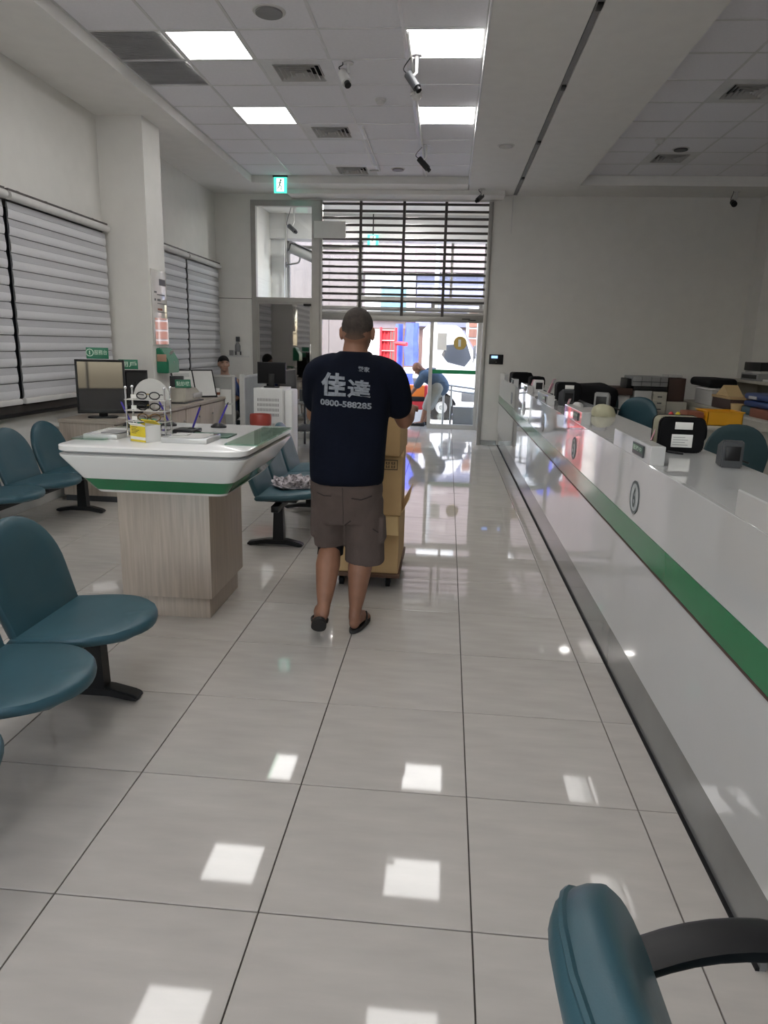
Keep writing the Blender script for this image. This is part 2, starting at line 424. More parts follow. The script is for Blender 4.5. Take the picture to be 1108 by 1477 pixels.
b = box(B(), .20, .885, YF, YB, ZS, 4.12); box(b, .945, 1.765, YF, YB, ZS, 4.12); box(b, .885, .945, YF, YB, ZS+.05, 4.12)
tb = struct('trim_3', b, M['soffit'])
struct('trim_4', box(B(), 1.765, XR, 10.985, YB, ZS, 4.12), M['soffit'])
struct('trim_5', box(B(), -2.55, .74, 11.38, YB, 3.775, ZS), M['soffit'])
obj('groove_rail', box(B(), .893, .937, YF, YB-.02, ZS+.006, ZS+.05), M['grey'], tb, smooth=False)
for y in (5.55, 7.1, 8.85, 10.6):
    obj('rail_clip', box(B(), .90, .94, y-.05, y+.05, ZS-.012, ZS+.04, .005), M['black'], tb)
obj('lit_edge_strip', box(B(), .185, .199, YF, 10.98, ZS-.004, ZC-.01), M['whitem'], tb, smooth=False)  # white strip stands in for the recess side catching light
struct('wall_column', box(B(), XL, -3.30, 7.86, 8.32, 0, ZS), M['wall'])
# wall pier at the right end of the office
struct('wall_pier', box(B(), 4.55, XR, 11.3, YB, 0, ZS), M['wall'])

# windows behind the blinds in the left wall
for k, (y0, y1, z0) in enumerate(((3.3, 7.80, .90), (8.4, 11.66, .90)), 1):
    bm = B()
    for a, b2, c, d in ((y0, y1, z0, z0+.06), (y0, y1, 2.62, 2.68), (y0, y0+.05, z0, 2.68), (y1-.05, y1, z0, 2.68), ((y0+y1)/2-.02, (y0+y1)/2+.02, z0, 2.68)):
        box(bm, XL, XL+.03, a, b2, c, d)
    w = struct('window_%d' % k, bm, M['dkalu'])
    obj('pane', box(B(), XL+.002, XL+.012, y0+.03, y1-.03, z0+.03, 2.65), M['tglass'], w, smooth=False)
    obj('sill', box(B(), XL, XL+.06, y0, y1, z0-.03, z0), M['black'], w, smooth=False)

# ---- zebra roller blinds
def blind(y0, y1, ztop, zbot, label, nb, tilt=0.):
    x = -3.745
    t = thing('zebra_blind', label, 'blind', (x, (y0+y1)/2, zbot), 'zebra blinds on the left wall')
    bm = B(); tube(bm, [(x+.03, y0, ztop+.045), (x+.03, y1, ztop+.045)], .036, 14)
    obj('cassette', bm, 'rail', t)
    obj('headrail', box(B(), x-.05, x+.035, y0, y1, ztop+.082, ztop+.10), 'dkalu', t, smooth=False)
    for q in range(4):
        yy = y0+(q+.5)*(y1-y0)/4
        obj('bracket', box(B(), x-.05, x-.01, yy-.02, yy+.02, ztop+.10, ztop+.118, .003), 'dkalu', t)
    h = (ztop-zbot)/nb
    for q in range(nb):
        za = zbot+q*h
        for nm, u0, u1, mm in (('opaque_band', 0, .56, 'blind'), ('sheer_band', .57, 1, 'blinds')):
            bm = B(); prof = []
            for s in range(7):                            # opaque and sheer strips, softly bowed towards the room
                u = u0+(u1-u0)*s/6; prof.append((x+.004+.013*math.sin(pi*u)**.7*(1-.8*u), za+.006+u*(h-.008)))
            prism(bm, prof+[(p[0]-.003, p[1]) for p in prof[::-1]], 'y', y0+.012, y1-.012)
            obj(nm, bm, mm, t)
    obj('backing', box(B(), x-.012, x-.006, y0+.02, y1-.02, zbot, ztop), 'blindd', t, smooth=False)
    bm = B(); prism(bm, [(x-.012, zbot-.045), (x+.03, zbot-.045), (x+.034, zbot-.02), (x+.026, zbot+.004), (x-.012, zbot+.004)], 'y', y0+.005, y1-.005, .004)
    obj('bottom_rail', bm, 'rail', t)
    return t
blind(3.62, 5.985, 2.66, 1.02, 'pale grey zebra blind at the left photo edge, near side of the gap', 12)
blind(6.03, 7.80, 2.66, 1.02, 'pale grey zebra blind hanging behind the two monitors', 12)
blind(8.36, 10.20, 2.68, 1.02, 'pale grey zebra blind just beyond the white column', 12)
blind(10.245, 11.66, 2.68, 1.02, 'pale grey zebra blind in the far left corner behind the officer', 12)

# ---- ceiling lights, vents, grilles
def panel(i, r_, label):
    x0, x1, y0, y1 = CX[i]+.013, CX[i+1]-.013, CY[r_]+.013, CY[r_+1]-.013
    t = thing('ceiling_light', label, 'light', ((x0+x1)/2, (y0+y1)/2, ZC), 'square ceiling lights')
    bm = B()
    for a, b2, c, d in ((x0, x1, y0, y0+.016), (x0, x1, y1-.016, y1), (x0, x0+.016, y0+.016, y1-.016), (x1-.016, x1, y0+.016, y1-.016)): box(bm, a, b2, c, d, ZC-.003, ZC+.03)
    obj('frame', bm, 'ledframe', t, smooth=False)
    obj('diffuser', box(B(), x0+.014, x1-.014, y0+.014, y1-.014, ZC, ZC+.01), 'led', t, smooth=False)
panel(1, RA, 'lit square ceiling light on the left, nearer of the left pair')
panel(4, RA, 'lit square ceiling light beside the beam, nearer of the right pair')
panel(1, RB, 'lit square ceiling light on the left, farther one towards the exit sign')
panel(4, RB, 'lit square ceiling light beside the beam, farther one of the right pair')
for r_ in PANEL_ROWS[2:]:  # rows past the third are out of view, put in for illumination
    for i in (1, 4):
        panel(i, r_, 'lit square ceiling light of the %s column, %s row counted from the exit sign' % ('left' if i == 1 else 'beam side', ['third', 'unseen fourth', 'unseen fifth', 'unseen sixth', 'added unseen seventh'][PANEL_ROWS[2:].index(r_)]))
def vent(x0, x1, y0, y1, z, label, group):
    t = thing('air_vent', label, 'vent', ((x0+x1)/2, (y0+y1)/2, z), group)
    x0 += .012; x1 -= .012; y0 += .012; y1 -= .012; cx, cy = (x0+x1)/2, (y0+y1)/2
    bm = B(); W = (x1-x0)/2; H = (y1-y0)/2
    for a, b2, c, d in ((x0, x1, y0, y0+H*.32), (x0, x1, y1-H*.32, y1), (x0, x0+W*.32, y0+H*.32, y1-H*.32), (x1-W*.32, x1, y0+H*.32, y1-H*.32)): box(bm, a, b2, c, d, z, z+.012)
    obj('face_plate', bm, 'tbar', t, smooth=False)
    obj('duct', box(B(), x0+W*.2, x1-W*.2, y0+H*.2, y1-H*.2, z+.05, z+.06), 'blackm', t, smooth=False)
    for k, s in enumerate((.68, .54, .40, .26, .13)):      # nested sloping louvres
        bm = B()
        def rg(q, zz): return [bm.verts.new((cx+sx*W*q, cy+sy*H*q, zz)) for sx, sy in ((-1, -1), (1, -1), (1, 1), (-1, 1))]
        rr4 = [rg(s, z-.006-.002*k), rg(s-.02, z-.007-.002*k), rg(s-.11, z+.034), rg(s-.09, z+.036)]
        for q in range(4):
            A4, B4 = rr4[q], rr4[(q+1) % 4]
            for i in range(4): bm.faces.new((A4[i], A4[(i+1) % 4], B4[(i+1) % 4], B4[i]))
        obj('louvre', bm, 'lgrey', t, smooth=False)
    return t
v1 = vent(CX[2], CX[3], CY[RA+1], CY[RA+2], ZC, 'square air vent with red reflections, nearest in the left ceiling', 'square air vents in the hall ceiling')
vent(CX[2], CX[3], CY[RA+4], CY[RA+5], ZC, 'square air vent right of the farther left ceiling light', 'square air vents in the hall ceiling')
vent(CX[2], CX[3], CY[RA+7], CY[RA+8], ZC, 'square air vent at the far end, near the exit sign', 'square air vents in the hall ceiling')
vent(RX[1], RX[2], RY[RV1], RY[RV1+1], 3.97, 'dim square air vent at the top right photo edge', 'air vents in the dark office ceiling')
vent(RX[1], RX[2], RY[RV2], RY[RV2+1], 3.97, 'dim square air vent farther back in the office ceiling', 'air vents in the dark office ceiling')
def return_grille(r_, label):
    x0, x1, y0, y1 = CX[0]+.013, CX[1]-.013, CY[r_]+.013, CY[r_+1]-.013
    t = thing('return_grille', label, 'vent', ((x0+x1)/2, (y0+y1)/2, ZC), 'return air grilles')
    obj('backing', box(B(), x0, x1, y0, y1, ZC+.03, ZC+.04), 'grey', t, smooth=False)
    for q in range(20):
        yy = y0+(q+.5)*(y1-y0)/20
        bm = B(); loft(bm, [[(x, yy-.010, ZC+.001), (x, yy-.007, ZC), (x, yy+.011, ZC+.016), (x, yy+.008, ZC+.018)] for x in (x0, x1)])
        obj('slat', bm, 'vine', t, smooth=False)
return_grille(RA, 'grey slatted return grille beside the nearer left ceiling light')
return_grille(RA+1, 'grey slatted return grille, second one along the left soffit')

def ceiling_round(x, y, z, r, h, label, name='smoke_detector', cat='detector', dome=True, mm='rail'):
    t = thing(name, label, cat, (x, y, z-h))
    bm = B(); cyl(bm, (x, y, z), (x, y, z-h*.35), r, r*.96, 24); obj('base', bm, 'rail', t)
    bm = B()
    if dome: loft(bm, [[(x+r*s*math.cos(2*pi*i/24), y+r*s*math.sin(2*pi*i/24), z-h*q) for i in range(24)] for s, q in ((.8, .3), (.78, .6), (.6, .9), (.3, 1))])
    else: cyl(bm, (x, y, z-h*.3), (x, y, z-h), r*.8, r*.8, 24)
    obj('cover', bm, mm, t)
ceiling_round(-1.427, 5.81, ZC, .125, .02, 'round grey ceiling speaker at the top centre', 'ceiling_speaker', 'speaker', False, 'grey')
ceiling_round(-.778, 7.72, ZC, .055, .05, 'round smoke detector between the vent row and the conduit')
ceiling_round(-.415, 7.54, ZC-.01, .06, .055, 'round white conduit box in front of the farther right ceiling light', 'junction_box', 'box')
ceiling_round(2.34, 9.2, 3.97, .055, .055, 'small smoke detector on the dark office ceiling')
ceiling_round(2.70, 9.60, 3.97, .10, .02, 'dark round speaker behind the office smoke detector', 'ceiling_speaker', 'speaker', False, 'dgrey')
ceiling_round(-.80, 10.55, ZC, .10, .02, 'dark round speaker at the far end of the hall ceiling', 'ceiling_speaker', 'speaker', False, 'grey')
ceiling_round(.56, 8.97, ZS, .10, .015, 'round recessed spotlight in the dropped beam', 'recessed_spotlight', 'light', False, 'chrome')
bm = B(); tube(bm, [(-.42, 6.15, ZC-.015), (-.42, 10.9, ZC-.015)], .013, 8)
tag(obj('conduit', bm, 'rail'), 'thin white conduit along the ceiling past the cameras', 'conduit')
bm = B(); tube(bm, [(-1.06, 8.6, ZC-.012), (-1.06, 10.6, ZC-.012), (-1.2, 10.62, ZC-.012)], .012, 8)
tag(obj('conduit', bm, 'rail'), 'thin white conduit running from the middle vent to the far vent', 'conduit')

def cctv(x, y, z, d, L, r, label, body='dgrey', drop=.16, ceilz=None):
    """bullet camera hanging on a short stem; d = where it points"""
    d = V(d).normalized(); c = V((x, y, z))
    t = thing('security_camera', label, 'camera', (x, y, z), 'security cameras')
    top = V((x+.03, y, z+drop)); bm = B(); disc(bm, top, (0, 0, -1), .045, .012); obj('mount', bm, 'rail', t)
    bm = B(); tube(bm, [top, top-V((0, 0, drop*.7)), c+V((0, 0, r))], .013, 8); obj('stem', bm, 'rail', t)
    bm = B(); cyl(bm, c-d*L/2, c+d*L/2, r, r, 16); obj('housing', bm, body, t)
    bm = B(); cyl(bm, c+d*(L/2-.005), c+d*(L/2+.035), r*.62, r*.7, 16); obj('lens', bm, 'black', t)
    bm = B(); tube(bm, [c-d*L*.5, c-d*L*.62+V((-.03, 0, .03)), top+V((-.05, 0, -.02)), top+V((-.05, 0, .0))], .005, 6, 4); obj('cable', bm, 'black', t)
    return t
cctv(-1.00, 6.78, 3.82, (.35, -.5, -.75), .13, .042, 'white ceiling camera hanging beside the nearest vent', 'rail', .12)
cctv(-.40, 6.62, 3.74, (.45, -.25, -.65), .15, .036, 'grey bullet camera under the nearer right ceiling light', 'dgrey', .20)
cctv(-.40, 9.35, 3.73, (.5, -.2, -.55), .17, .036, 'black bullet camera on the ceiling at the far end of the conduit', 'black', .21)
cctv(.37, 11.3, 3.72, (-.45, -.5, -.5), .13, .035, 'grey camera above the right top corner of the shutter', 'dgrey', .12)
cctv(4.0, 11.3, 3.68, (-.1, -.8, -.35), .12, .04, 'dark camera on the office back wall at far right', 'black', .16)

# ---- exit sign
t = thing('exit_sign', 'green lit exit sign hanging from the ceiling edge', 'sign', (-2.555, 11.0, 3.70))
obj('housing', box(B(), -2.65, -2.46, 10.97, 11.0, 3.70, 3.93, .006), 'exit', t)
obj('mount', box(B(), -2.665, -2.445, 10.96, 11.01, 3.915, 3.945), 'black', t, smooth=False)
bm = B(); X = lambda u: -2.555+u; Z = lambda w: 3.81+w; yy = 10.968
obj('panel', box(B(), -2.61, -2.50, yy, yy+.003, 3.72, 3.90), 'exitw', t, smooth=False)
disc(bm, (X(.008), yy-.003, Z(.062)), (0, -1, 0), .014, .002)
for a, b2, w in (((.004, .045), (-.008, .0), .011), ((-.006, .002), (.02, -.028), .008), ((.02, -.028), (.012, -.07), .007), ((-.008, .0), (-.022, -.035), .008), ((-.022, -.035), (-.045, -.05), .007), ((.004, .04), (.03, .022), .006), ((.004, .04), (-.025, .03), .006), ((-.025, .03), (-.038, .008), .006)):
    tube(bm, [(X(a[0]), yy-.003, Z(a[1])), (X(b2[0]), yy-.003, Z(b2[1]))], w*.8, 6)
obj('running_figure', bm, 'pgreen', t)

t = thing('exit_sign', 'green exit sign in the lobby seen through the shutter rods', 'sign', (-1.44, 13.48, 3.30))
obj('housing', box(B(), -1.54, -1.34, 13.46, 13.485, 3.30, 3.50, .005), 'exit', t)
obj('panel', box(B(), -1.49, -1.39, 13.455, 13.459, 3.32, 3.48), 'exitw', t, smooth=False)
bm = B()
for a, b2, w in (((.004, .045), (-.008, .0), .011), ((.02, -.028), (.012, -.07), .007), ((-.008, .0), (.02, -.028), .008), ((-.008, .0), (-.045, -.05), .008), ((.004, .04), (.03, .022), .006), ((.004, .04), (-.03, .02), .006)):
    tube(bm, [(-1.44+a[0], 13.452, 3.40+a[1]), (-1.44+b2[0], 13.452, 3.40+b2[1])], w*.8, 6)
disc(bm, (-1.432, 13.454, 3.46), (0, -1, 0), .014, .002); obj('running_figure', bm, 'pgreen', t)
bm = B(); tube(bm, [(-1.44, 13.475, 3.50), (-1.44, 13.475, 3.85)], .01, 8); obj('hanger', bm, 'black', t)

# ---- back wall: shop front frame, upper window, mirror door, roller shutter
y = YB
bm = B()
for a, b2, c, d in ((-3.215, -3.135, 0, 3.745), (-2.23, -2.10, 0, 3.745), (-3.215, -2.10, 3.655, 3.745), (-3.215, -2.10, 2.20, 2.275)): box(bm, a, b2, y-.03, y+.07, c, d, .004)
w3 = struct('window_3', bm, M['alu'])
obj('pane', box(B(), -3.14, -2.22, y+.012, y+.02, 2.27, 3.66), 'glass', w3, smooth=False)
d1 = struct('door_1', box(B(), -3.135, -2.23, y-.004, y+.006, .09, 2.20), M['mirror'])
bm = B()
for a, b2, c, d in ((-3.135, -3.10, 0, 2.20), (-2.262, -2.23, 0, 2.20), (-3.135, -2.23, 0, .09), (-3.135, -2.23, 2.17, 2.20)): box(bm, a, b2, y-.02, y+.03, c, d)
obj('door_frame', bm, 'alu', d1, smooth=False)
obj('handle', box(B(), -2.255, -2.238, y-.035, y-.01, 1.25, 1.55, .004), 'chrome', d1)
obj('door_closer', box(B(), -2.36, -2.235, y-.05, y-.01, 2.15, 2.185, .004), 'black', d1)
st = thing('roller_shutter', 'half raised roller shutter of dark rods across the entrance', 'shutter', (-.77, y, 1.94))
zz = 3.70
while zz > 2.22:
    bm = B(); tube(bm, [(-2.09, y-.02, zz), (.535, y-.02, zz)], .0195, 8); obj('shutter_rod', bm, 'dkalu', st); zz -= .1035
for x in (-1.449, -.77, -.119):
    obj('link_bar', box(B(), x-.022, x+.022, y-.042, y-.006, 1.97, 3.74, .004), 'dkalu', st)
for x0, x1 in ((-2.10, -2.055), (.535, .60)):
    obj('guide_rail', box(B(), x0, x1, y-.05, y+.04, 0, 3.745, .004), 'alu', st)
for k, (za, zb) in enumerate(((2.10, 2.165), (2.03, 2.095))):
    bm = prism(B(), [(y-.03, za), (y-.012, za), (y-.012, zb), (y-.03, zb), (y-.036, (za+zb)/2)], 'x', -2.06, .535); obj('solid_slat', bm, 'alu', st, smooth=False)
obj('bottom_rail', box(B(), -2.06, .535, y-.045, y-.0, 1.945, 2.03, .006), 'alu', st)
bm = box(B(), .20, .33, y-.06, y-.044, 1.995, 2.008, .003); box(bm, .30, .42, y-.058, y-.044, 1.975, 1.988, .003)
obj('lock_handle', bm, 'black', st)
bm = B()
for q in range(3): tube(bm, [(-.5+.0*q, y-.03, 2.20+q*.001), (-.5, y-.03, 2.17)], .01, 6)
bm.free()
tag(obj('hanging_board', box(B(), -2.18, -1.68, y-.10, y-.085, 3.18, 3.43, .002), 'paper'), 'blank white rectangular board in front of the shutter top left', 'board')
bm = box(B(), .884, .896, y-.02, y, 3.29, 3.82)
tag(obj('wall_conduit', bm, 'rail', smooth=False), 'short vertical white cable duct right of the shutter top', 'conduit')

# ---- wall devices
t = thing('access_keypad', 'black access keypad with a small lit display on the back wall', 'keypad', (.78, YB, 1.31))
obj('case', box(B(), .667, .893, YB-.03, YB, 1.31, 1.465, .008), 'black', t)
obj('display', box(B(), .70, .80, YB-.033, YB-.029, 1.405, 1.445), 'lcd', t, smooth=False)
bm = B(); box(bm, .775, .785, YB-.033, YB-.03, 1.34, 1.35); obj('key', bm, 'grey', t, smooth=False)
t = thing('soap_dispenser', 'clear bottle under a dark holder on the wall above the officer', 'bottle', (-3.46, YB, 1.40))
bm = B(); x = -3.46; loft(bm, [[(x+r*math.cos(2*pi*i/16), YB-.045+r*math.sin(2*pi*i/16), z) for i in range(16)] for r, z in ((.035, 1.40), (.045, 1.42), (.045, 1.50), (.03, 1.525), (.02, 1.55))])
obj('bottle', bm, 'grey', t); obj('holder', box(B(), x-.028, x+.028, YB-.06, YB, 1.56, 1.64, .005), 'dgrey', t)
t = thing('switch_strip', 'pale strip of switches and papers low on the back wall', 'switch', (-3.45, YB, 1.30))
obj('strip', box(B(), -3.66, -3.27, YB-.012, YB, 1.31, 1.335), 'rail', t, smooth=False)
for k, (xx, mm) in enumerate(((-3.58, 'grey'), (-3.50, 'rail'), (-3.42, 'rail'))):
    p = obj('switch_plate', box(B(), xx-.034, xx+.034, YB-.02, YB, 1.335, 1.42, .003), mm, t)
    if k: obj('toggle', box(B(), xx-.012, xx+.012, YB-.026, YB-.018, 1.345, 1.405), 'dgrey', p, smooth=False)
obj('notice', box(B(), -3.37, -3.25, YB-.006, YB, 1.34, 1.43), 'paper', t, smooth=False)

# ---- vestibule and shop front
YV = 13.85
struct('wall_vestibule_left', box(B(), -3.55, -3.35, YB+.2, YV+.1, 0, 4.0), M['wall'])
struct('wall_vestibule_right', box(B(), .66, .86, YB+.2, YV+.1, 0, 4.0), M['wall'])
vc = struct('ceiling_vestibule', box(B(), -3.55, .86, YB+.2, 14.9, 3.85, 4.2), M['soffit'])
b = B()
box(b, -3.35, -3.10, YV-.25, YV+.1, 0, 3.85); box(b, -3.35, .66, YV-.35, YV+.1, 3.42, 3.85)
wf = struct('wall_shopfront', b, M['whitem'])
for x in (-1.86, -.68):
    t = thing('downlight', 'round lit downlight in the lobby ceiling, ' + ('left' if x < -1 else 'right') + ' one behind the shutter top', 'light', (x, 12.4, 3.85), 'lobby downlights')
    bm = B(); disc(bm, (x, 12.4, 3.845), (0, 0, 1), .10, .01, r_in=.082); obj('trim_ring', bm, 'rail', t)
    bm = B(); disc(bm, (x, 12.4, 3.848), (0, 0, 1), .082, .004); obj('lens', bm, 'foam', t)
bm = B()
for a, b2, c, d in ((-3.10, -3.05, .0, 3.42), (-1.76, -1.72, 0, 3.42), (-3.10, -1.72, 3.28, 3.34), (-3.10, -1.72, 3.20, 3.225), (-3.10, -1.72, .0, .08)): box(bm, a, b2, YV-.04, YV+.05, c, d)
w4 = struct('window_4', bm, M['alu'])
obj('pane', box(B(), -3.06, -1.75, YV+.0, YV+.008, .06, 3.22), 'glass', w4, smooth=False)
# fixed transom and sliding glass leaf
bm = B()
for a, b2, c, d in ((-1.72, .66, 2.36, 2.46), (-1.72, -1.66, 0, 3.42), (.60, .66, 0, 3.42), (-.02, .03, 2.46, 3.42)): box(bm, a, b2, YV-.03, YV+.05, c, d, .003)
w5 = struct('window_5', bm, M['alu'])
obj('pane', box(B(), -1.68, .62, YV+.0, YV+.008, 2.44, 3.42), 'glass', w5, smooth=False)
bm = B(); yl = YV+.06
for a, b2, c, d in ((-.355, -.285, .0, 2.40), (.545, .60, .0, 2.40), (-.355, .60, .0, .09), (-.355, .60, 2.33, 2.40)): box(bm, a, b2, yl-.02, yl+.03, c, d, .003)
d2 = struct('door_2', bm, M['alu'])
obj('pane', box(B(), -.30, .56, yl, yl+.008, .07, 2.35), 'glass', d2, smooth=False)
obj('green_band', box(B(), -.30, .56, yl-.006, yl-.002, 1.06, 1.135), 'green', d2, smooth=False)
bm = B(); disc(bm, (.225, yl-.002, 1.64), (0, -1, 0), .125, .004, 32); dk = obj('round_decal', bm, 'gold', d2)
bm = lettering(B(), '1', (.19, yl-.009, 1.575), (.05, 0, 0), (0, 0, .13), .02); obj('numeral', bm, 'badgel', dk, smooth=False)
tag(obj('notice_sheet', box(B(), -.21, -.03, yl-.008, yl-.003, 1.50, 1.82), 'paper', smooth=False), 'grey paper notice taped to the sliding glass door', 'notice')
# lobby cameras
t = cctv(-2.80, 12.9, 3.50, (.55, -.35, -.45), .18, .04, 'small grey camera high behind the upper left window', 'dgrey', .35)
t = thing('wall_camera', 'large grey weatherproof camera on a bracket seen through the upper window', 'camera', (-3.04, 13.47, 0), None)
c = V((-2.74, 13.30, 3.16)); d = V((-.72, -.3, .28)).normalized()
bm = B(); cyl(bm, c-d*.26, c+d*.20, .085, .085, 18); obj('housing', bm, 'grey', t)
bm = B(); cyl(bm, c+d*.195, c+d*.225, .07, .075, 18); obj('lens', bm, 'dgrey', t)
bm = B(); box(bm, -.28, .24, -.10, .10, .086, .10, .004); bm.transform(Matrix.Translation(c) @ d.to_track_quat('X', 'Z').to_matrix().to_4x4()); obj('sun_shield', bm, 'grey', t)
bm = B(); tube(bm, [c+V((0, 0, -.07)), c+V((-.03, .02, -.17)), V((-2.90, 13.40, 2.97)), V((-3.02, 13.45, 2.96))], .016, 8, 4); disc(bm, (-3.04, 13.45, 2.96), (1, 0, 0), .05, .02); obj('bracket', bm, 'grey', t)
bm = B(); tube(bm, [(-3.04, 13.47, 0), (-3.04, 13.47, 3.85)], .018, 8); obj('pole', bm, 'lgrey', t)

# ---- street
bw = thing('outer_wall', 'pale pinkish outer wall standing left of the entrance outside', 'wall', (-3.2, 17.6, -.55))
obj('panel', box(B(), -4.6, -2.908, 17.5, 17.7, -.55, 7.0), 'outer', bw, smooth=False)
obj('panel', box(B(), -2.898, -2.15, 17.5, 17.7, -.55, 7.0), 'outer', bw, smooth=False)
obj('core', box(B(), -4.58, -2.17, 17.52, 17.68, -.55, 6.98), 'dkalu', bw, smooth=False)
ZG = -.55
struct('ground', box(B(), -40, 40, -60, 70, ZG-.3, ZG), M['asphalt'])
b = box(B(), -6, 6, 14.62, 14.75, ZG, 0); struct('trim_6', b, M['toe'])
struct('sun_block_roof', box(B(), -8, 9, YF-.4, 14.2, 4.3, 4.5), M['soffit'])  # unseen slab added over the building to block the sun
# steel railing outside the door
t = thing('handrail', 'steel pipe handrail sloping down outside the glass door', 'railing', (.3, 15.0, 0))
bm = B(); tube(bm, [(-.05, 14.95, .80), (.9, 15.1, .69)], .022, 10); obj('rail', bm, 'steel', t)
bm = B(); tube(bm, [(-.05, 14.95, .70), (.9, 15.1, .59)], .018, 10); obj('lower_rail', bm, 'steel', t)
for xx in (-.05, .11, .9):
    bm = B(); tube(bm, [(xx, 14.97, ZG), (xx, 14.97, .80-.12*max(0, xx))], .022, 10); obj('post', bm, 'steel', t)
bm = box(B(), .16, 1.3, 14.8, 15.15, ZG, .36, .01)
tag(obj('ramp_wall', bm, 'toe', smooth=False), 'low grey ramp wall beneath the handrail', 'wall')
# white light truck facing right
TY = 21.0
t = thing('truck', 'white light truck parked in the street behind the glass door', 'truck', (.2, TY+.9, ZG))
prof = [(-.74, -.10), (-.74, 2.02), (-.60, 2.17), (.18, 2.17), (.36, 2.08), (.90, 1.18), (1.12, 1.02), (1.16, -.1), (.35, -.1)]
arch = [(-.12+.42*math.cos(a), -.16+.42*math.sin(a)) for a in [pi*k/8 for k in range(9)]]
prof = prof[:-1]+[(.32, -.1)]+arch[1:8]+[(-.56, -.1)]
bm = B(); f0 = [(p[0], TY, p[1]) for p in prof]; f1 = [(p[0], TY+1.75, p[1]) for p in prof]; loft(bm, [f0, f1])
obj('cab', bm, 'truck', t, smooth=False)
bm = prism(B(), [(-.18, 1.34), (-.06, 1.62), (.54, 1.66), (.68, 1.26), (.50, 1.02), (.0, 1.13)], 'y', TY-.012, TY-.002); obj('side_window', bm, 'tglass', t, smooth=False)
bm = B(); loft(bm, [[(.40, TY+.08, 2.03), (.40, TY+1.67, 2.03), (.43, TY+1.67, 2.05), (.43, TY+.08, 2.05)], [(.885, TY+.08, 1.22), (.885, TY+1.67, 1.22), (.915, TY+1.67, 1.24), (.915, TY+.08, 1.24)]]); obj('windscreen', bm, 'signb', t, smooth=False)
obj('door_handle', box(B(), -.48, -.32, TY-.03, TY, .92, .97, .01), 'dgrey', t)
obj('door_gap', box(B(), -.58, -.565, TY-.006, TY, .1, 1.95), 'dgrey', t, smooth=False)
bm = box(B(), .72, .80, TY-.22, TY-.16, 1.25, 1.62, .02); tube(bm, [(.76, TY-.18, 1.3), (.74, TY, 1.15)], .015, 6); obj('mirror', bm, 'dgrey', t)
obj('bumper', box(B(), .36, 1.24, TY-.02, TY+1.77, -.38, -.06, .03), 'grey', t)
for wx, wy in ((-.12, TY+.02), (-.12, TY+1.5), (-3.0, TY+.02)):
    bm = B(); cyl(bm, (wx, wy, -.18), (wx, wy+.22, -.18), .37, .37, 28); w = obj('wheel', bm, 'tyre', t)
    bm = B(); disc(bm, (wx, wy, -.18), (0, -1, 0), .17, .02, 24); obj('hub_cap', bm, 'steel', w)
    bm = B(); disc(bm, (wx, wy-.02, -.18), (0, -1, 0), .07, .03, 16); obj('hub', bm, 'dgrey', w)
obj('chassis', box(B(), -4.4, .3, TY+.3, TY+1.5, -.20, -.02), 'dgrey', t, smooth=False)
obj('cargo_bed', box(B(), -4.4, -.95, TY, TY+1.75, -.02, .12, .01), 'grey', t)
obj('side_step', box(B(), .45, 1.0, TY-.03, TY, .02, .30, .02), 'dgrey', t)
for xx in (-1.0, -2.2, -3.4):
    obj('side_board', box(B(), xx-1.05, xx, TY-.01, TY+.02, .12, .55, .01), 'truck', t)
obj('tail_frame', box(B(), -1.02, -.92, TY, TY+1.75, .12, 2.1, .01), 'steel', t)
# loads and clutter by the truck (seen beside the bent man)
def folded(cx, cy, z0, w, h, dpt, label, m_, seed):
    bm = B(); n = 20
    rings = []
    for k in range(9):
        zq = z0+h*k/8; s = 1-.12*abs(k-3)/5
        rings.append([(cx+w/2*s*math.cos(2*pi*i/n)*(1+.10*math.sin(5*2*pi*i/n+k+seed)), cy+dpt/2*s*math.sin(2*pi*i/n)*(1+.15*math.sin(4*2*pi*i/n+seed)), zq) for i in range(n)])
    loft(bm, rings); return tag(obj('tarpaulin', bm, m_), label, 'tarpaulin')
folded(-.93, 18.4, 1.075, .36, 1.05, .4, 'tall blue tarpaulin bundle hanging beside the white truck', 'blue', 0)
folded(-1.26, 18.6, ZG, .20, 2.65, .3, 'narrow blue tarpaulin roll between red cart and blue bundle', 'blue', 2)
folded(-.96, 17.2, .30, .34, .62, .3, 'low blue tarpaulin bundle beneath the tall one', 'blue', 4)
t = thing('hand_cart', 'red wire hand cart standing outside the entrance', 'cart', (-1.45, 17.4, ZG))
bm = B()
for xx in (-1.62, -1.26): tube(bm, [(xx, 17.4, ZG+.12), (xx, 17.4, 1.98)], .035, 8)
obj('side_pole', bm, 'red', t)
for zq in [ZG+.3+.24*k for k in range(10)]:
    bm = B(); tube(bm, [(-1.62, 17.4, zq), (-1.26, 17.4, zq)], .022, 6); obj('cross_bar', bm, 'red', t)
for xx in (-1.53, -1.44, -1.35):
    bm = B(); tube(bm, [(xx, 17.41, ZG+.3), (xx, 17.41, 1.9)], .012, 6); obj('wire', bm, 'red', t)
obj('mesh_panel', box(B(), -1.60, -1.40, 17.43, 17.45, ZG+.3, 1.92), 'red', t, smooth=False)
bm = B(); tube(bm, [(-1.26, 17.4, 1.62), (-.98, 17.2, 1.60)], .05, 10); obj('handle', bm, 'red', t)
for xx in (-1.6, -1.28):
    bm = B(); cyl(bm, (xx-.03, 17.35, ZG+.1), (xx+.03, 17.35, ZG+.1), .10, .10, 16); obj('wheel', bm, 'tyre', t)
tag(obj('plastic_sack', wob(box(B(), -2.08, -1.68, 17.75, 18.05, ZG, 1.95, .09, 3), .05, 4), 'paper'), 'white wrapped bundle left of the red hand cart', 'bundle')
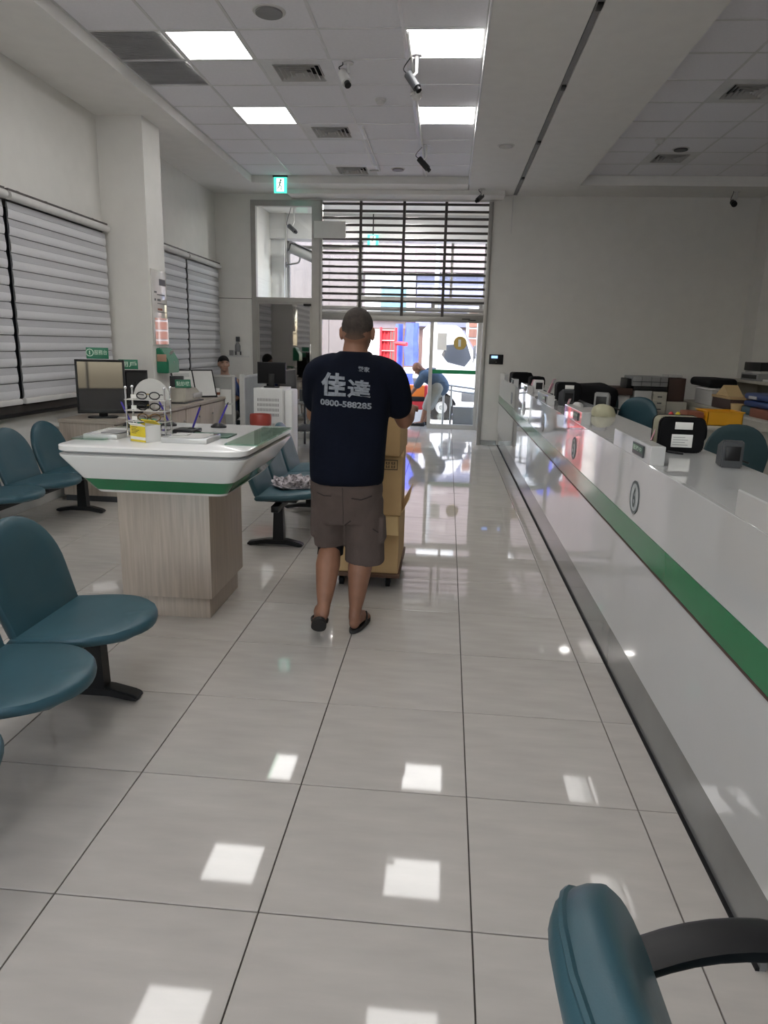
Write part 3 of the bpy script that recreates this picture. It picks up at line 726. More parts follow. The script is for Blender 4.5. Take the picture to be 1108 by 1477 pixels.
t = thing('tool_crate', 'orange and red crate in front of the bending man', 'crate', (-.62, 15.6, ZG))
obj('upper_crate', box(B(), -.85, -.42, 15.45, 15.8, .48, .74, .02), 'orange', t); obj('side', box(B(), -.47, -.40, 15.44, 15.81, .40, .74, .02), 'red', t)
obj('lower_crate', box(B(), -.84, -.44, 15.46, 15.8, .22, .42, .02), 'red', t); obj('black_tray', box(B(), -.83, -.45, 15.44, 15.8, .40, .50, .01), 'black', t)
obj('base', box(B(), -.84, -.44, 15.46, 15.8, ZG, .22, .02), 'whitem', t)
for k in range(3):
    tag(obj('paper_bundle', box(B(), -1.12+.02*k, -.72, 18.0, 18.25, .78+.09*k, .86+.09*k, .01), 'paper'), ['white bundle lowest under the blue tarpaulin', 'white bundle in the middle of the stack under the blue tarpaulin', 'white bundle topmost of the stack under the blue tarpaulin'][k], 'bundle', 'white bundles by the truck')
tag(obj('bundle_stand', box(B(), -1.13, -.70, 17.98, 18.27, ZG, .775, .01), 'dgrey'), 'dark grey stand carrying the white bundles', 'stand')
# street facades
bd = thing('facade_building', 'pale pink shop building across the street behind the shutter rods', 'building', (-1, 32, ZG))
obj('wall', box(B(), -16, 14, 32, 36, ZG, 12), 'facade', bd, smooth=False)
obj('blue_sign', box(B(), -1.45, 5.5, 31.7, 31.98, 2.4, 4.55, .02), 'signb', bd)
obj('teal_sign', box(B(), -3.0, -1.9, 31.7, 31.98, 2.75, 4.05, .02), 'signt', bd)
obj('white_board', box(B(), -3.7, -1.5, 31.8, 31.99, 2.6, 4.55, .02), 'whitem', bd)
obj('ledge', box(B(), -16, 14, 31.4, 32, 4.62, 4.95), 'facade', bd, smooth=False)
obj('dark_doorway', box(B(), -6, -.9, 31.95, 31.99, ZG, 2.3), 'brown', bd, smooth=False)
bd2 = thing('brick_building', 'brown tiled building with white grid joints at right behind the truck', 'building', (3.2, 26, ZG))
obj('wall', box(B(), .68, 6.0, 26.06, 29, ZG, 2.95), 'lgrey', bd2, smooth=False)
me0 = None
for i in range(14):
    for j in range(10):
        x0 = .71+.34*i; z0 = ZG+.05+.345*j
        if me0 is None: o = obj('brick', box(B(), x0, x0+.28, 26.0, 26.07, z0, z0+.285, .01, 1), 'brick', bd2, smooth=False); me0 = o.data; off0 = V((x0, 0, z0))
        else:
            o = bpy.data.objects.new('brick', me0); COL.objects.link(o); o.parent = bd2; o.location = V((x0, 0, z0))-off0
t = thing('lamp_post', 'grey street pole seen through the upper right shutter rods', 'pole', (-.45, 24, ZG))
bm = B(); cyl(bm, (-.45, 24, ZG), (-.45, 24, 5.6), .085, .075, 14); obj('pole', bm, 'grey', t)
bm = B(); box(bm, -.8, .5, 23.9, 24.0, 5.35, 5.6, .02); obj('sign_arm', bm, 'whitem', t)

# ------------------------------------------------------------------ left side furniture
# low wooden cabinet along the window wall
CXF = -3.107; CZ = .80
def low_cab(x0, y0, y1, nd, label):
    t = thing('low_cabinet', label, 'cabinet', ((x0+CXF)/2, (y0+y1)/2, 0), 'pale wood cabinets under the blinds')
    obj('worktop', box(B(), x0, CXF, y0, y1, CZ-.035, CZ, .003), 'ltwoodh', t, smooth=False)
    obj('body', box(B(), x0+.005, CXF-.03, y0+.012, y1-.004, .06, CZ-.036), 'ltwood', t, smooth=False)
    obj('plinth', box(B(), x0+.01, CXF-.06, y0+.03, y1-.01, 0, .06), 'dgrey', t, smooth=False)
    w = (y1-y0-.016)/nd
    for k in range(nd):
        d = obj('door', box(B(), CXF-.029, CXF-.011, y0+.014+w*k, y0+.008+w*(k+1), .07, CZ-.05, .002), 'ltwood', t)
        bm = B(); cyl(bm, (CXF-.011, y0+w*(k+1)-.05, .62), (CXF+.008, y0+w*(k+1)-.05, .62), .010, .012, 12); obj('knob', bm, 'steel', d)
low_cab(-3.69, 6.47, 7.855, 3, 'pale wood low cabinet carrying the two monitors')
low_cab(-3.29, 7.86, 8.318, 1, 'narrow pale wood cabinet in front of the white column')
low_cab(-3.69, 8.323, 9.87, 3, 'pale wood low cabinet carrying the cash counting machine')

def monitor(c, w, h, yaw, tilt, label, zbase, scr='screen', standw=.28):
    """flat screen monitor; yaw = direction its screen faces, 0 = -y"""
    t = thing('monitor', label, 'monitor', (c[0], c[1], zbase))
    R = Matrix.Translation(V((c[0], c[1], zbase))) @ Matrix.Rotation(yaw, 4, 'Z')
    T = R @ Matrix.Translation((0, 0, .045+h/2)) @ Matrix.Rotation(tilt, 4, 'X')
    def put(n, b, mm, MM, par=t): b.transform(MM); return obj(n, b, mm, par)
    bm = B()
    for a, b2, c2, d in ((-w/2, w/2, h/2-.022, h/2), (-w/2, w/2, -h/2, -h/2+.035), (-w/2, -w/2+.02, -h/2, h/2), (w/2-.02, w/2, -h/2, h/2)): box(bm, a, b2, -.022, .012, c2, d, .003)
    put('bezel', bm, 'black', T)
    put('screen', box(B(), -w/2+.015, w/2-.015, -.014, .0, -h/2+.03, h/2-.018), scr, T)
    put('back_cover', box(B(), -w/2+.01, w/2-.01, 0, .03, -h/2+.01, h/2-.01, .008), 'blackm', T)
    put('neck', box(B(), -.04, .04, .03, .055, 0.005, .05+h*.45, .005), 'black', R)
    bm = B(); prism(bm, rrect(standw, .17, .06, 5, 0, .02), 'z', 0, .014, .003); put('base', bm, 'black', R)
    return t
monitor((-3.35, 6.70), .45, .515, math.radians(19), math.radians(-1.5), 'black monitor with reflections on its screen, at the near end of the cabinet', CZ)
monitor((-3.33, 7.25), .40, .40, math.radians(24), math.radians(-3), 'black monitor partly hidden behind the nearer monitor', CZ)
def sign_plate(x, y, z, w, h, label, text, first=False, yaw=0., tilt=0.):
    t = thing('sign_plate', label, 'sign', (x, y, z), 'green desk signs')
    R = Matrix.Translation(V((x, y, z))) @ Matrix.Rotation(yaw, 4, 'Z') @ Matrix.Rotation(tilt, 4, 'X')
    bm = box(B(), -w/2, w/2, -.004, .004, 0, h, .002); bm.transform(R); obj('plate', bm, 'pgreen', t)
    bm = B()
    if first:
        disc(bm, (-w*.34, -.0045, h*.55), (0, -1, 0), h*.34, .001, 24, r_in=h*.27)
        lettering(bm, '1', (-w*.365, -.0055, h*.38), (w*.045, 0, 0), (0, 0, h*.34), .01)
        lettering(bm, text, (-w*.14, -.0055, h*.36), (w*.58, 0, 0), (0, 0, h*.44), .005)
    else: lettering(bm, text, (-w*.42, -.0055, h*.22), (w*.84, 0, 0), (0, 0, h*.56), .01)
    bm.transform(R); obj('lettering', bm, 'palegreen', t, smooth=False); return t
sign_plate(-3.345, 6.66, CZ+.568, .20, .105, 'green sign plate with a circled 1 on top of the near monitor', '\u670d\u52d9\u53f0', True, math.radians(18))
sign_plate(-3.30, 7.22, CZ+.455, .19, .10, 'green sign standing on the farther monitor beside the column', '\u958b\u6236', False, math.radians(25), math.radians(-12))
tag(obj('paper_slip', box(B(), -3.22, -3.13, 6.72, 6.82, CZ, CZ+.004), 'paper', smooth=False), 'white slip of paper at the foot of the near monitor', 'paper')
# cash counter, folder, cup on the far part
t = thing('cash_counter', 'beige cash counting machine on the cabinet beyond the column', 'machine', (-3.33, 8.83, CZ))
bm = prism(B(), [(8.50, CZ+.012), (9.12, CZ+.012), (9.16, CZ+.075), (8.96, CZ+.175), (8.56, CZ+.185)], 'x', -3.49, -3.20, .012); obj('case', bm, 'beige', t)
obj('base', box(B(), -3.50, -3.185, 8.49, 9.17, CZ, CZ+.014, .003), 'dgrey', t)
obj('tray', box(B(), -3.20, -3.185, 8.80, 9.12, CZ+.05, CZ+.11, .004), 'lgrey', t); obj('hopper', box(B(), -3.44, -3.26, 8.76, 8.96, CZ+.165, CZ+.185, .004), 'dgrey', t)
sign_plate(-3.25, 8.62, CZ+.186, .19, .105, 'green sign plate leaning on the cash counting machine', '\u9ede\u9214\u6a5f', False, math.radians(28), math.radians(-20))
t = thing('document_folder', 'open black document folder with white pages propped on the cabinet', 'folder', (-3.42, 9.45, CZ))
R = Matrix.Translation(V((-3.40, 9.50, CZ+.004))) @ Matrix.Rotation(math.radians(40), 4, 'Z') @ Matrix.Rotation(math.radians(-24), 4, 'X')
for nm, a, b2, c, d, e, mm in (('cover', -.30, .30, 0, .40, 0, 'black'), ('page', -.28, -.01, .02, .38, -.006, 'paper'), ('page', .01, .28, .02, .38, -.006, 'paper')):
    bm = box(B(), a, b2, e-.004, e+.004, c, d, .001); bm.transform(R); obj(nm, bm, mm, t, smooth=False)
bm = B()
for k in range(11): box(bm, -.26, -.05-.07*(k % 3 == 2), -.0112, -.0106, .06+.027*k, .067+.027*k)
bm.transform(R); obj('printed_lines', bm, 'grey', t, smooth=False)
bm = box(B(), -.10, .10, .03, .10, 0, .30, .006); bm.transform(Matrix.Translation(V((-3.57, 9.22, CZ))) @ Matrix.Rotation(math.radians(12), 4, 'Z') @ Matrix.Translation((0, -.09, 0)))
tag(obj('binder', bm, 'dgrey'), 'dark binder standing behind the open folder', 'binder')
t = thing('paper_cup', 'patterned paper drinking cup at the far end of the cabinet', 'cup', (-3.20, 9.78, CZ))
bm = B(); loft(bm, [[(-3.20+r*math.cos(2*pi*i/18), 9.78+r*math.sin(2*pi*i/18), CZ+z) for i in range(18)] for r, z in ((.032, 0), (.045, .12), (.041, .12), (.030, .01))]); obj('cup', bm, 'paper', t)
bm = B(); disc(bm, (-3.20, 9.78, CZ+.03), (0, 0, 1), .0405, .035, 18, r_in=.034); obj('printed_band', bm, 'cardr', t)
# acrylic notice and green donation box on the column
t = thing('notice_board', 'glossy acrylic notice board on the side of the white column', 'notice', (-3.3, 8.12, 1.50))
obj('panel', box(B(), -3.30, -3.288, 7.885, 8.31, 1.50, 2.32, .002), 'acry', t)
obj('mirror_panel', box(B(), -3.288, -3.284, 7.93, 8.30, 1.51, 1.80), 'mirror', t, smooth=False)
for k, (z0, h, a, b2, mm) in enumerate(((2.16, .07, 8.10, 8.28, 'dgrey'), (2.07, .02, 7.95, 8.02, 'ink'), (2.05, .012, 8.03, 8.25, 'ink'), (1.985, .025, 7.95, 7.99, 'ink'), (1.985, .025, 8.03, 8.12, 'ink'), (1.955, .010, 8.03, 8.28, 'ink'), (1.885, .022, 8.03, 8.16, 'cardr'), (1.862, .008, 8.03, 8.28, 'ink'))):
    obj('printed_line', box(B(), -3.289, -3.2865, a, b2, z0, z0+h), mm, t, smooth=False)
t = thing('suggestion_box', 'green suggestion box mounted low on the white column', 'box', (-3.25, 8.12, 1.19))
bm = prism(B(), [(-3.30, 1.19), (-3.16, 1.19), (-3.16, 1.33), (-3.245, 1.47), (-3.30, 1.47)], 'y', 7.95, 8.28, .008); obj('case', bm, 'pgreen', t)
obj('slot', box(B(), -3.29, -3.262, 8.02, 8.2, 1.468, 1.473), 'black', t, smooth=False)
obj('picture', box(B(), -3.29, -3.18, 7.945, 7.951, 1.32, 1.40, .002), 'skinl', t)
bm = box(B(), -.045, .045, -.002, .002, -.045, .045); bm.transform(Matrix.Translation(V((-3.199, 8.13, 1.405))) @ Matrix.Rotation(pi/2, 4, 'Z') @ Matrix.Rotation(math.radians(32), 4, 'X')); obj('label_sticker', bm, 'frost' if False else 'lgrey', t, smooth=False)
bm = B(); disc(bm, (-3.16, 8.12, 1.315), (1, 0, 0), .008, .004, 12); obj('lock', bm, 'steel', t)

# partitions, perforated cabinet, monitor, bin, officer
def partition(x0, x1, y, h, label, glass_h=.42):
    t = thing('partition_screen', label, 'partition', ((x0+x1)/2, y, 0), 'grey office partitions')
    bm = B()
    for a, b2, c, d in ((x0, x0+.035, 0, h), (x1-.035, x1, 0, h), (x0, x1, h-.03, h), (x0, x1, 0, .05), (x0, x1, h-glass_h, h-glass_h+.03)): box(bm, a, b2, y-.025, y+.025, c, d, .003)
    obj('frame', bm, 'lgrey', t)
    obj('fabric_panel', box(B(), x0+.03, x1-.03, y-.016, y+.016, .05, h-glass_h), 'pfab', t, smooth=False)
    obj('upper_panel', box(B(), x0+.03, x1-.03, y-.016, y+.016, h-glass_h+.03, h-.03), 'pfab', t, smooth=False)
    return t
p1 = partition(-3.66, -2.98, 9.90, 1.10, 'grey partition screen standing in front of the seated officer')
obj('paper_sheet', box(B(), -3.42, -3.03, 9.876, 9.882, .55, .90), 'signt' if False else 'paper', p1, smooth=False)
t = partition(-2.93, -2.86, 9.97, 1.11, 'narrow grey partition post beside the officer screen', .3)
t = thing('partition_screen', 'grey partition panel receding behind the white perforated cabinet', 'partition', (-2.87, 10.5, 0), 'grey office partitions')
obj('frame', box(B(), -2.92, -2.87, 10.02, 11.3, 1.06, 1.09, .003), 'lgrey', t); obj('fabric_panel', box(B(), -2.915, -2.875, 10.04, 11.28, .0, 1.06), 'pfab', t, smooth=False)
# white cabinet with slots
t = thing('perforated_cabinet', 'white metal cabinet with rows of slots, behind the red bin', 'cabinet', (-2.17, 9.0, 0))
X0, X1, Y0 = -2.40, -2.03, 8.75
obj('body', box(B(), X0, X1, Y0+.004, 9.25, .03, 1.005, .006), 'whitem', t)
obj('side_cover', box(B(), X1+.003, X1+.10, Y0+.10, 9.2, .03, .985, .02), 'whitem', t)
obj('front', box(B(), X0+.004, X1-.004, Y0, Y0+.006, .06, .985), 'whitem', t, smooth=False)
bm = B()
for r_ in range(9):
    if r_ in (4,): continue
    for c_ in range(17):
        xx = X0+.05+.0165*c_; zz = .88-.062*r_
        box(bm, xx, xx+.006, Y0-.0012, Y0+.001, zz-.036, zz)
o = obj('slots', bm, 'dgrey', t, smooth=False); o['kind'] = 'stuff'
for xx in (X0+.03, X1-.03):
    for q in (Y0+.05, 9.2):
        bm = B(); cyl(bm, (xx, q, 0), (xx, q, .035), .018, .018, 10); obj('foot', bm, 'black', t)
monitor((-2.22, 8.98), .36, .27, math.radians(188), math.radians(4), 'black monitor seen from behind on the white perforated cabinet', 1.005, standw=.2)
t = thing('waste_bin', 'waste bin with a red plastic bag behind the white desk', 'bin', (-2.18, 8.25, 0))
bm = B(); n = 26
loft(bm, [[(-2.18+r*math.cos(2*pi*i/n), 8.25+.85*r*math.sin(2*pi*i/n), z) for i in range(n)] for r, z in ((.09, 0), (.115, .60), (.105, .60), (.085, .02))]); obj('bucket', bm, 'grey', t)
bm = B(); loft(bm, [[(-2.18+(r+.004*math.sin(i*2.6))*math.cos(2*pi*i/n), 8.25+.85*(r+.004*math.sin(i*3.1))*math.sin(2*pi*i/n), z) for i in range(n)] for r, z in ((.119, .605), (.126, .62), (.128, .70), (.123, .735), (.112, .73), (.105, .60))]); obj('red_bag', bm, 'dullred', t)
# shelf-like side table with bits, under the mirror door
t = thing('side_table', 'dark side table with papers beside the mirror door', 'table', (-1.95, 10.6, 0))
obj('top', box(B(), -2.25, -1.75, 10.2, 11.1, .70, .73, .004), 'glass' if False else 'grey', t)
for xx in (-2.22, -1.80):
    for q in (10.25, 11.05): obj('leg', box(B(), xx, xx+.03, q-.015, q+.015, 0, .70), 'dgrey', t, smooth=False)
obj('shelf', box(B(), -2.22, -1.78, 10.25, 11.05, .30, .32), 'dgrey', t, smooth=False)
tag(obj('document_box', box(B(), -2.15, -1.85, 10.35, 10.7, .73, .90, .01), 'dgrey'), 'dark document box on the side table by the mirror door', 'box')
bm = B(); loft(bm, [[(-1.88+r*math.cos(2*pi*i/18), 10.9+r*math.sin(2*pi*i/18), z) for i in range(18)] for r, z in ((.05, .73), (.06, .82), (.055, .82), (.045, .74))])
tag(obj('mug', bm, 'paper'), 'small pale mug on the side table by the mirror door', 'mug')

# ------------------------------------------------------------------ writing desk
DX, DY = -1.485, 3.98
def octring(w, d, r, z, n=6): return [(p[0], p[1], z) for p in rrect(w, d, r, n, DX, DY)]
t = thing('writing_desk', 'white writing desk with a green stripe on a pale wood pedestal', 'desk', (DX, DY, 0))
bm = B(); loft(bm, [octring(.985, 1.16, .09, 1.000), octring(1.00, 1.175, .10, 1.004), octring(1.00, 1.175, .10, 1.026), octring(.985, 1.16, .09, 1.030)]); obj('top', bm, 'whited', t)
bm = B(); loft(bm, [octring(.95, 1.12, .08, .986), octring(.95, 1.12, .08, 1.001)]); obj('shadow_gap', bm, 'grey', t, smooth=False)
bm = B(); loft(bm, [octring(.82, 1.00, .06, .850), octring(.99, 1.165, .09, .972), octring(.995, 1.17, .095, .982), octring(.96, 1.13, .09, .987)]); obj('body', bm, 'whited', t)
bm = B(); loft(bm, [octring(.725, .90, .05, .782), octring(.822, 1.002, .06, .8495)]); obj('green_stripe', bm, 'green', t)
bm = B(); loft(bm, [octring(.70, .875, .045, .768), octring(.72, .895, .048, .782)]); obj('bottom_edge', bm, 'whited', t)
obj('pedestal', box(B(), -1.80, -1.275, 3.70, 4.32, .13, .77, .003), 'ltwood', t)
obj('plinth', box(B(), -1.77, -1.30, 3.735, 4.285, 0, .13, .002), 'ltwood', t)
bm = B(); disc(bm, (-1.755, 3.70, .745), (0, -1, 0), .014, .005, 16); obj('lock', bm, 'steel', t)
for sx in (-1, 1):
    x0 = DX+sx*.5; a, b2 = sorted((x0-sx*.17, x0+sx*.012))
    obj('glass_inset', box(B(), a, b2, 3.62, 4.45, 1.031, 1.039, .001), 'tint', t, smooth=False)
    bm = B(); cyl(bm, (x0-sx*.02, 4.43, 1.0), (x0-sx*.02, 4.43, 1.036), .014, .014, 14); obj('glass_clip', bm, 'steel', t)
Z0 = 1.03
# glasses rack
t = thing('glasses_rack', 'acrylic and chrome rack holding reading glasses on the white desk', 'rack', (-1.63, 3.86, Z0))
RX0, RX1, RYy = -1.765, -1.545, 3.84
obj('base', box(B(), RX0-.02, RX1+.02, RYy-.05, RYy+.07, Z0, Z0+.008, .003), 'acry', t)
for x in (RX0, RX1):
    for q in (RYy-.035, RYy+.05):
        bm = B(); cyl(bm, (x, q, Z0+.008), (x, q, Z0+.27), .0055, .0055, 10); ball(bm, (x, q, Z0+.272), .009, n=10); obj('post', bm, 'chrome', t)
SH = (.035, .085, .145, .205)
for h in SH: obj('shelf', box(B(), RX0-.008, RX1+.008, RYy-.04, RYy+.055, Z0+h, Z0+h+.004), 'acry', t, smooth=False)
pts = [(RX0+.005, Z0+.20), (RX1-.005, Z0+.20)]+[((RX0+RX1)/2+.105*math.cos(a), Z0+.215+.105*math.sin(a)) for a in [pi*k/14 for k in range(15)]]
bm = prism(B(), pts, 'y', RYy+.056, RYy+.060); obj('header_card', bm, 'lgrey', t, smooth=False)
def glasses(x, y, z, mm, label):
    t = thing('reading_glasses', label, 'glasses', (x, y, z), 'reading glasses on the rack')
    for s in (-1, 1):
        bm = B(); n = 20; pts = []
        ring = [(x+s*.036+.029*math.cos(2*pi*i/n), y, z+.021+.019*math.sin(2*pi*i/n)) for i in range(n+1)]
        tube(bm, ring, .0035, 6); obj('rim', bm, mm, t)
        bm = B(); tube(bm, [(x+s*.066, y, z+.026), (x+s*.068, y+.02, z+.026), (x+s*.060, y+.075, z+.02), (x+s*.058, y+.085, z+.006)], .0028, 6); obj('temple', bm, mm, t)
    bm = B(); tube(bm, [(x-.009, y, z+.026), (x, y-.002, z+.031), (x+.009, y, z+.026)], .003, 6); obj('bridge', bm, 'gold', t)
    obj('price_tag', box(B(), x-.098, x-.068, y-.004, y-.002, z+.004, z+.026), 'paper', t, smooth=False)
gx = (RX0+RX1)/2+.012
for h, mm, lb in zip(SH[::-1], ('black', 'black', 'tort', 'black'), ('black reading glasses with a gold bridge on the top rack shelf', 'thick black reading glasses on the second rack shelf', 'tortoiseshell reading glasses on the third rack shelf, above the tissue box', 'black reading glasses on the lowest rack shelf')):
    glasses(gx, RYy-.02, Z0+h+.004, mm, lb)
# tissue box
t = thing('tissue_box', 'open yellow and white cardboard box in front of the glasses rack', 'box', (-1.60, 3.66, Z0))
R = Matrix.Translation(V((-1.600, 3.665, Z0))) @ Matrix.Rotation(math.radians(-28), 4, 'Z')
def pt(n, b, mm, p=None): b.transform(R); return obj(n, b, mm, p or t, smooth=False)
W, D, H = .062, .05, .088
pt('front', box(B(), -W, W, -D, -D+.003, 0, H), 'paper'); pt('side', box(B(), W-.003, W, -D, D, 0, H), 'paper'); pt('side', box(B(), -W, -W+.003, -D, D, 0, H), 'yellow'); pt('back', box(B(), -W, W, D-.003, D, 0, H), 'paper'); pt('bottom', box(B(), -W, W, -D, D, 0, .003), 'paper')
pt('yellow_panel', box(B(), -W+.001, W-.001, -D-.0012, -D, .028, H-.004), 'yellow'); pt('yellow_panel', box(B(), -W+.001, W-.001, -D-.0012, -D, .002, .012), 'yellow')
bm = B()
for k in range(5): box(bm, -W+.012, -W+.05+.012*(k % 3), -D-.002, -D-.001, .045+.008*k, .048+.008*k)
pt('printed_lines', bm, 'brown')
bm = B(); loft(bm, [[(-W, -D, H), (W, -D, H), (W, -D+.003, H), (-W, -D+.003, H)], [(-W*.8, -D-.022, H+.012), (W*.8, -D-.022, H+.012), (W*.8, -D-.02, H+.014), (-W*.8, -D-.02, H+.014)]]); pt('flap', bm, 'paper')
bm = B(); loft(bm, [[(-W, D, H), (W, D, H), (W, D+.003, H), (-W, D+.003, H)], [(-W*.9, D-.035, H+.022), (W*.9, D-.035, H+.022), (W*.9, D-.032, H+.025), (-W*.9, D-.032, H+.025)]]); pt('flap', bm, 'yellow')
# white form trays, pads, pens
def slab(x0, x1, y0, y1, h, label, name='form_tray'):
    t = thing(name, label, 'tray', ((x0+x1)/2, (y0+y1)/2, Z0), 'white form trays on the desk')
    obj('tray', box(B(), x0, x1, y0, y1, Z0, Z0+h, .003), 'white', t)
    obj('recess', box(B(), x0+.03, x1-.03, y0+.03, y1-.03, Z0+h, Z0+h+.002), 'lgrey', t, smooth=False); return t
slab(-1.955, -1.765, 3.67, 3.98, .026, 'white form tray left of the yellow box')
slab(-1.50, -1.25, 3.62, 3.86, .028, 'white form tray right of the glasses rack')
tag(obj('grey_tablet', box(B(), -1.87, -1.765, 3.70, 3.84, Z0+.0285, Z0+.034, .002), 'grey'), 'grey flat card lying on the left form tray', 'card')
bm = wob(box(B(), -1.47, -1.39, 3.70, 3.78, Z0+.031, Z0+.034), .002, 30)
tag(obj('plastic_wrapper', bm, 'lgrey'), 'crumpled clear wrapper on the right form tray', 'wrapper')
tag(obj('writing_pad', box(B(), -1.475, -1.215, 3.88, 4.06, Z0, Z0+.008, .002), 'dkgreen'), 'dark green writing pad behind the right form tray', 'pad')
tag(obj('ink_pad', box(B(), -1.60, -1.46, 4.02, 4.16, Z0, Z0+.022, .006), 'black'), 'black flat ink case in the middle of the desk', 'case')
def pen(x, y, lean, label):
    t = thing('desk_pen', label, 'pen', (x, y, Z0), 'blue desk pens in black holders')
    bm = B(); loft(bm, [[(x+r*1.25*math.cos(2*pi*i/18), y+r*math.sin(2*pi*i/18), Z0+z) for i in range(18)] for r, z in ((.040, 0), (.040, .010), (.030, .018), (.016, .028))]); obj('holder', bm, 'black', t)
    d = V(lean).normalized(); bm = B(); a = V((x, y, Z0+.02)); tube(bm, [a, a+d*.02, a+d*.13, a+d*.14], [.003, .006, .006, .004], 8); obj('barrel', bm, 'pen', t)
    bm = B(); tube(bm, [a+d*.14, a+d*.155], [.004, .003], 8); obj('cap', bm, 'black', t)
pen(-1.50, 4.10, (.32, .0, .8), 'blue pen leaning right in front of the dark green pad')
pen(-1.43, 4.38, (.40, .0, .85), 'blue pen in a black round holder near the far desk edge')
pen(-1.97, 4.30, (-.35, 0, .8), 'blue pen leaning left behind the glasses rack')
pen(-1.755, 4.38, (-.35, 0, .8), 'blue pen seen between the chrome posts of the rack')
bm = B(); box(bm, -1.92, -1.80, 4.28, 4.30, Z0, Z0+.05, .002)
tag(obj('small_sign', bm, 'pgreen'), 'small green sign lying behind the left form tray', 'sign')

# ------------------------------------------------------------------ waiting benches (three shell seats on a beam)
def seat_outline():
    p = [(-.015, -.262), (.16, -.268)]
    p += [(.16+.30*math.sin(a)**.9, -.268*math.cos(a)) for a in [pi/2*k/10 for k in range(1, 11)]]
    p += [(q[0], -q[1]) for q in p[-2::-1]]
    return p
def back_outline(w=.255, h0=.16, h=.45):
    p = [(-w+.015, 0), (-w, h0)]
    p += [(-w*math.cos(a), h0+(h-h0)*math.sin(a)**.95) for a in [pi/2*k/10 for k in range(1, 11)]]
    p += [(-q[0], q[1]) for q in p[-2::-1]]
    return p
def make_bench(xc, yc, label):
    t = thing('waiting_bench', label, 'bench', (xc, yc, 0), 'teal three-seat waiting benches')
    for k in (1, 0, -1):
        y = yc+.545*k
        bm = B(); pad(bm, seat_outline(), (xc, y, .405), V((.9976, 0, .07)), (0, 1, 0), V((-.07, 0, .9976)), .05, .012, bend=lambda u, w: -.018*math.cos(min(1, abs(w)/.27)*pi/2)*(1 if u < .4 else .3)-.25*max(0, u-.36)**1.3)
        obj('seat', bm, 'teal', t)
        bm = B(); pad(bm, back_outline(), (xc-.03, y, .405), (0, 1, 0), V((-.26, 0, .9656)), V((.9656, 0, .26)), .05, .010, bend=lambda u, w: .28*u*u+.12*max(0, .12-w))
        obj('backrest', bm, 'teal', t)
        bm = B(); tube(bm, [(xc+.01, y-.245, .405), (xc+.006, y, .398), (xc+.01, y+.245, .405)], .022, 10, 4); obj('seat_fold', bm, 'teal', t)
        obj('under_plate', box(B(), xc+.02, xc+.28, y-.12, y+.12, .352, .378, .006), 'black', t)
    obj('beam', box(B(), xc+.11, xc+.17, yc-.80, yc+.80, .30, .352, .006), 'black', t)
    for s in (-1, 1):
        y = yc+s*.66
        bm = B(); loft(bm, [[(xc+.14+a*.045, y+b2*.032, .03) for a, b2 in ((-1, -1), (1, -1), (1, 1), (-1, 1))], [(xc+.14+a*.036, y+b2*.03, .31) for a, b2 in ((-1, -1), (1, -1), (1, 1), (-1, 1))]])
        obj('post', bm, 'black', t, smooth=False)
        bm = prism(B(), [(xc-.115, .008), (xc-.105, .030), (xc+.05, .058), (xc+.20, .060), (xc+.31, .036), (xc+.335, .022), (xc+.33, .006), (xc+.29, .006), (xc+.20, .020), (xc+.03, .020), (xc-.07, .006)], 'y', y-.036, y+.036, .006)
        f = obj('foot', bm, 'black', t)
        for q in (-.09, .30):
            bm = B(); cyl(bm, (xc+q, y, 0), (xc+q, y, .012), .018, .018, 10); obj('glide', bm, 'blackm', f)
    return t
make_bench(-1.63, 2.11, 'teal bench nearest the camera at the left photo edge')
make_bench(-3.41, 5.40, 'teal bench along the window wall behind the white desk')
make_bench(-1.40, 5.94, 'teal bench beyond the white desk with a cloth lying on it')
# crumpled cloth on the far bench
bm = B(); bmesh.ops.create_icosphere(bm, subdivisions=4, radius=1)
from mathutils import noise
for v in bm.verts:
    d = v.co.normalized(); n1 = noise.noise(d*2.2+V((3, 1, 0))); n2 = noise.noise(d*6.5)
    rr = 1+.30*n1+.16*n2
    v.co = V((-1.17+d.x*.19*rr, 5.52+d.y*.19*rr, .418+max(0, d.z*.5+.5)*.085*(1+.6*n1+.5*n2)))
tag(obj('cloth', bm, 'cloth'), 'crumpled white and black patterned cloth lying on the far teal bench', 'cloth')

# ------------------------------------------------------------------ visitor chair in the near right corner
cx, cy = .235, .66
t = thing('visitor_chair', 'teal armchair with a black arm cut off by the bottom right corner', 'chair', (cx+.2, cy, 0))
R = Matrix.Translation(V((cx, cy, 0))) @ Matrix.Rotation(math.radians(4), 4, 'Z')
bo = [(-.235, 0), (-.25, .22)]+[(-.25*math.cos(a)**.7, .22+.26*math.sin(a)) for a in [pi/2*k/10 for k in range(1, 10)]]+[(0, .48)]
bo += [(-q[0], q[1]) for q in bo[-2::-1]]
bm = B(); pad(bm, bo, (.135, 0, .46), (0, 1, 0), V((-.39, 0, .921)), V((.921, 0, .39)), .08, .014, bend=lambda u, w: .7*u*u); bm.transform(R); obj('backrest', bm, 'teal', t)
bm = B(); tube(bm, [V((.135, 0, .46))+V((0, p[0]*.998, 0))+V((-.39, 0, .921))*(p[1]*.998)+V((.921, 0, .39))*(-.016+.7*p[0]*p[0]) for p in bo], .006, 6); bm.transform(R); obj('piping', bm, 'teal', t)
so = [(-.02, -.24), (.30, -.25)]+[(.30+.17*math.sin(a), -.25*math.cos(a)) for a in [pi/2*k/8 for k in range(1, 9)]]
so += [(q[0], -q[1]) for q in so[-2::-1]]
bm = B(); pad(bm, so, (.06, 0, .42), (1, 0, 0), (0, 1, 0), (0, 0, 1), .08, .015); bm.transform(R); obj('seat', bm, 'teal', t)
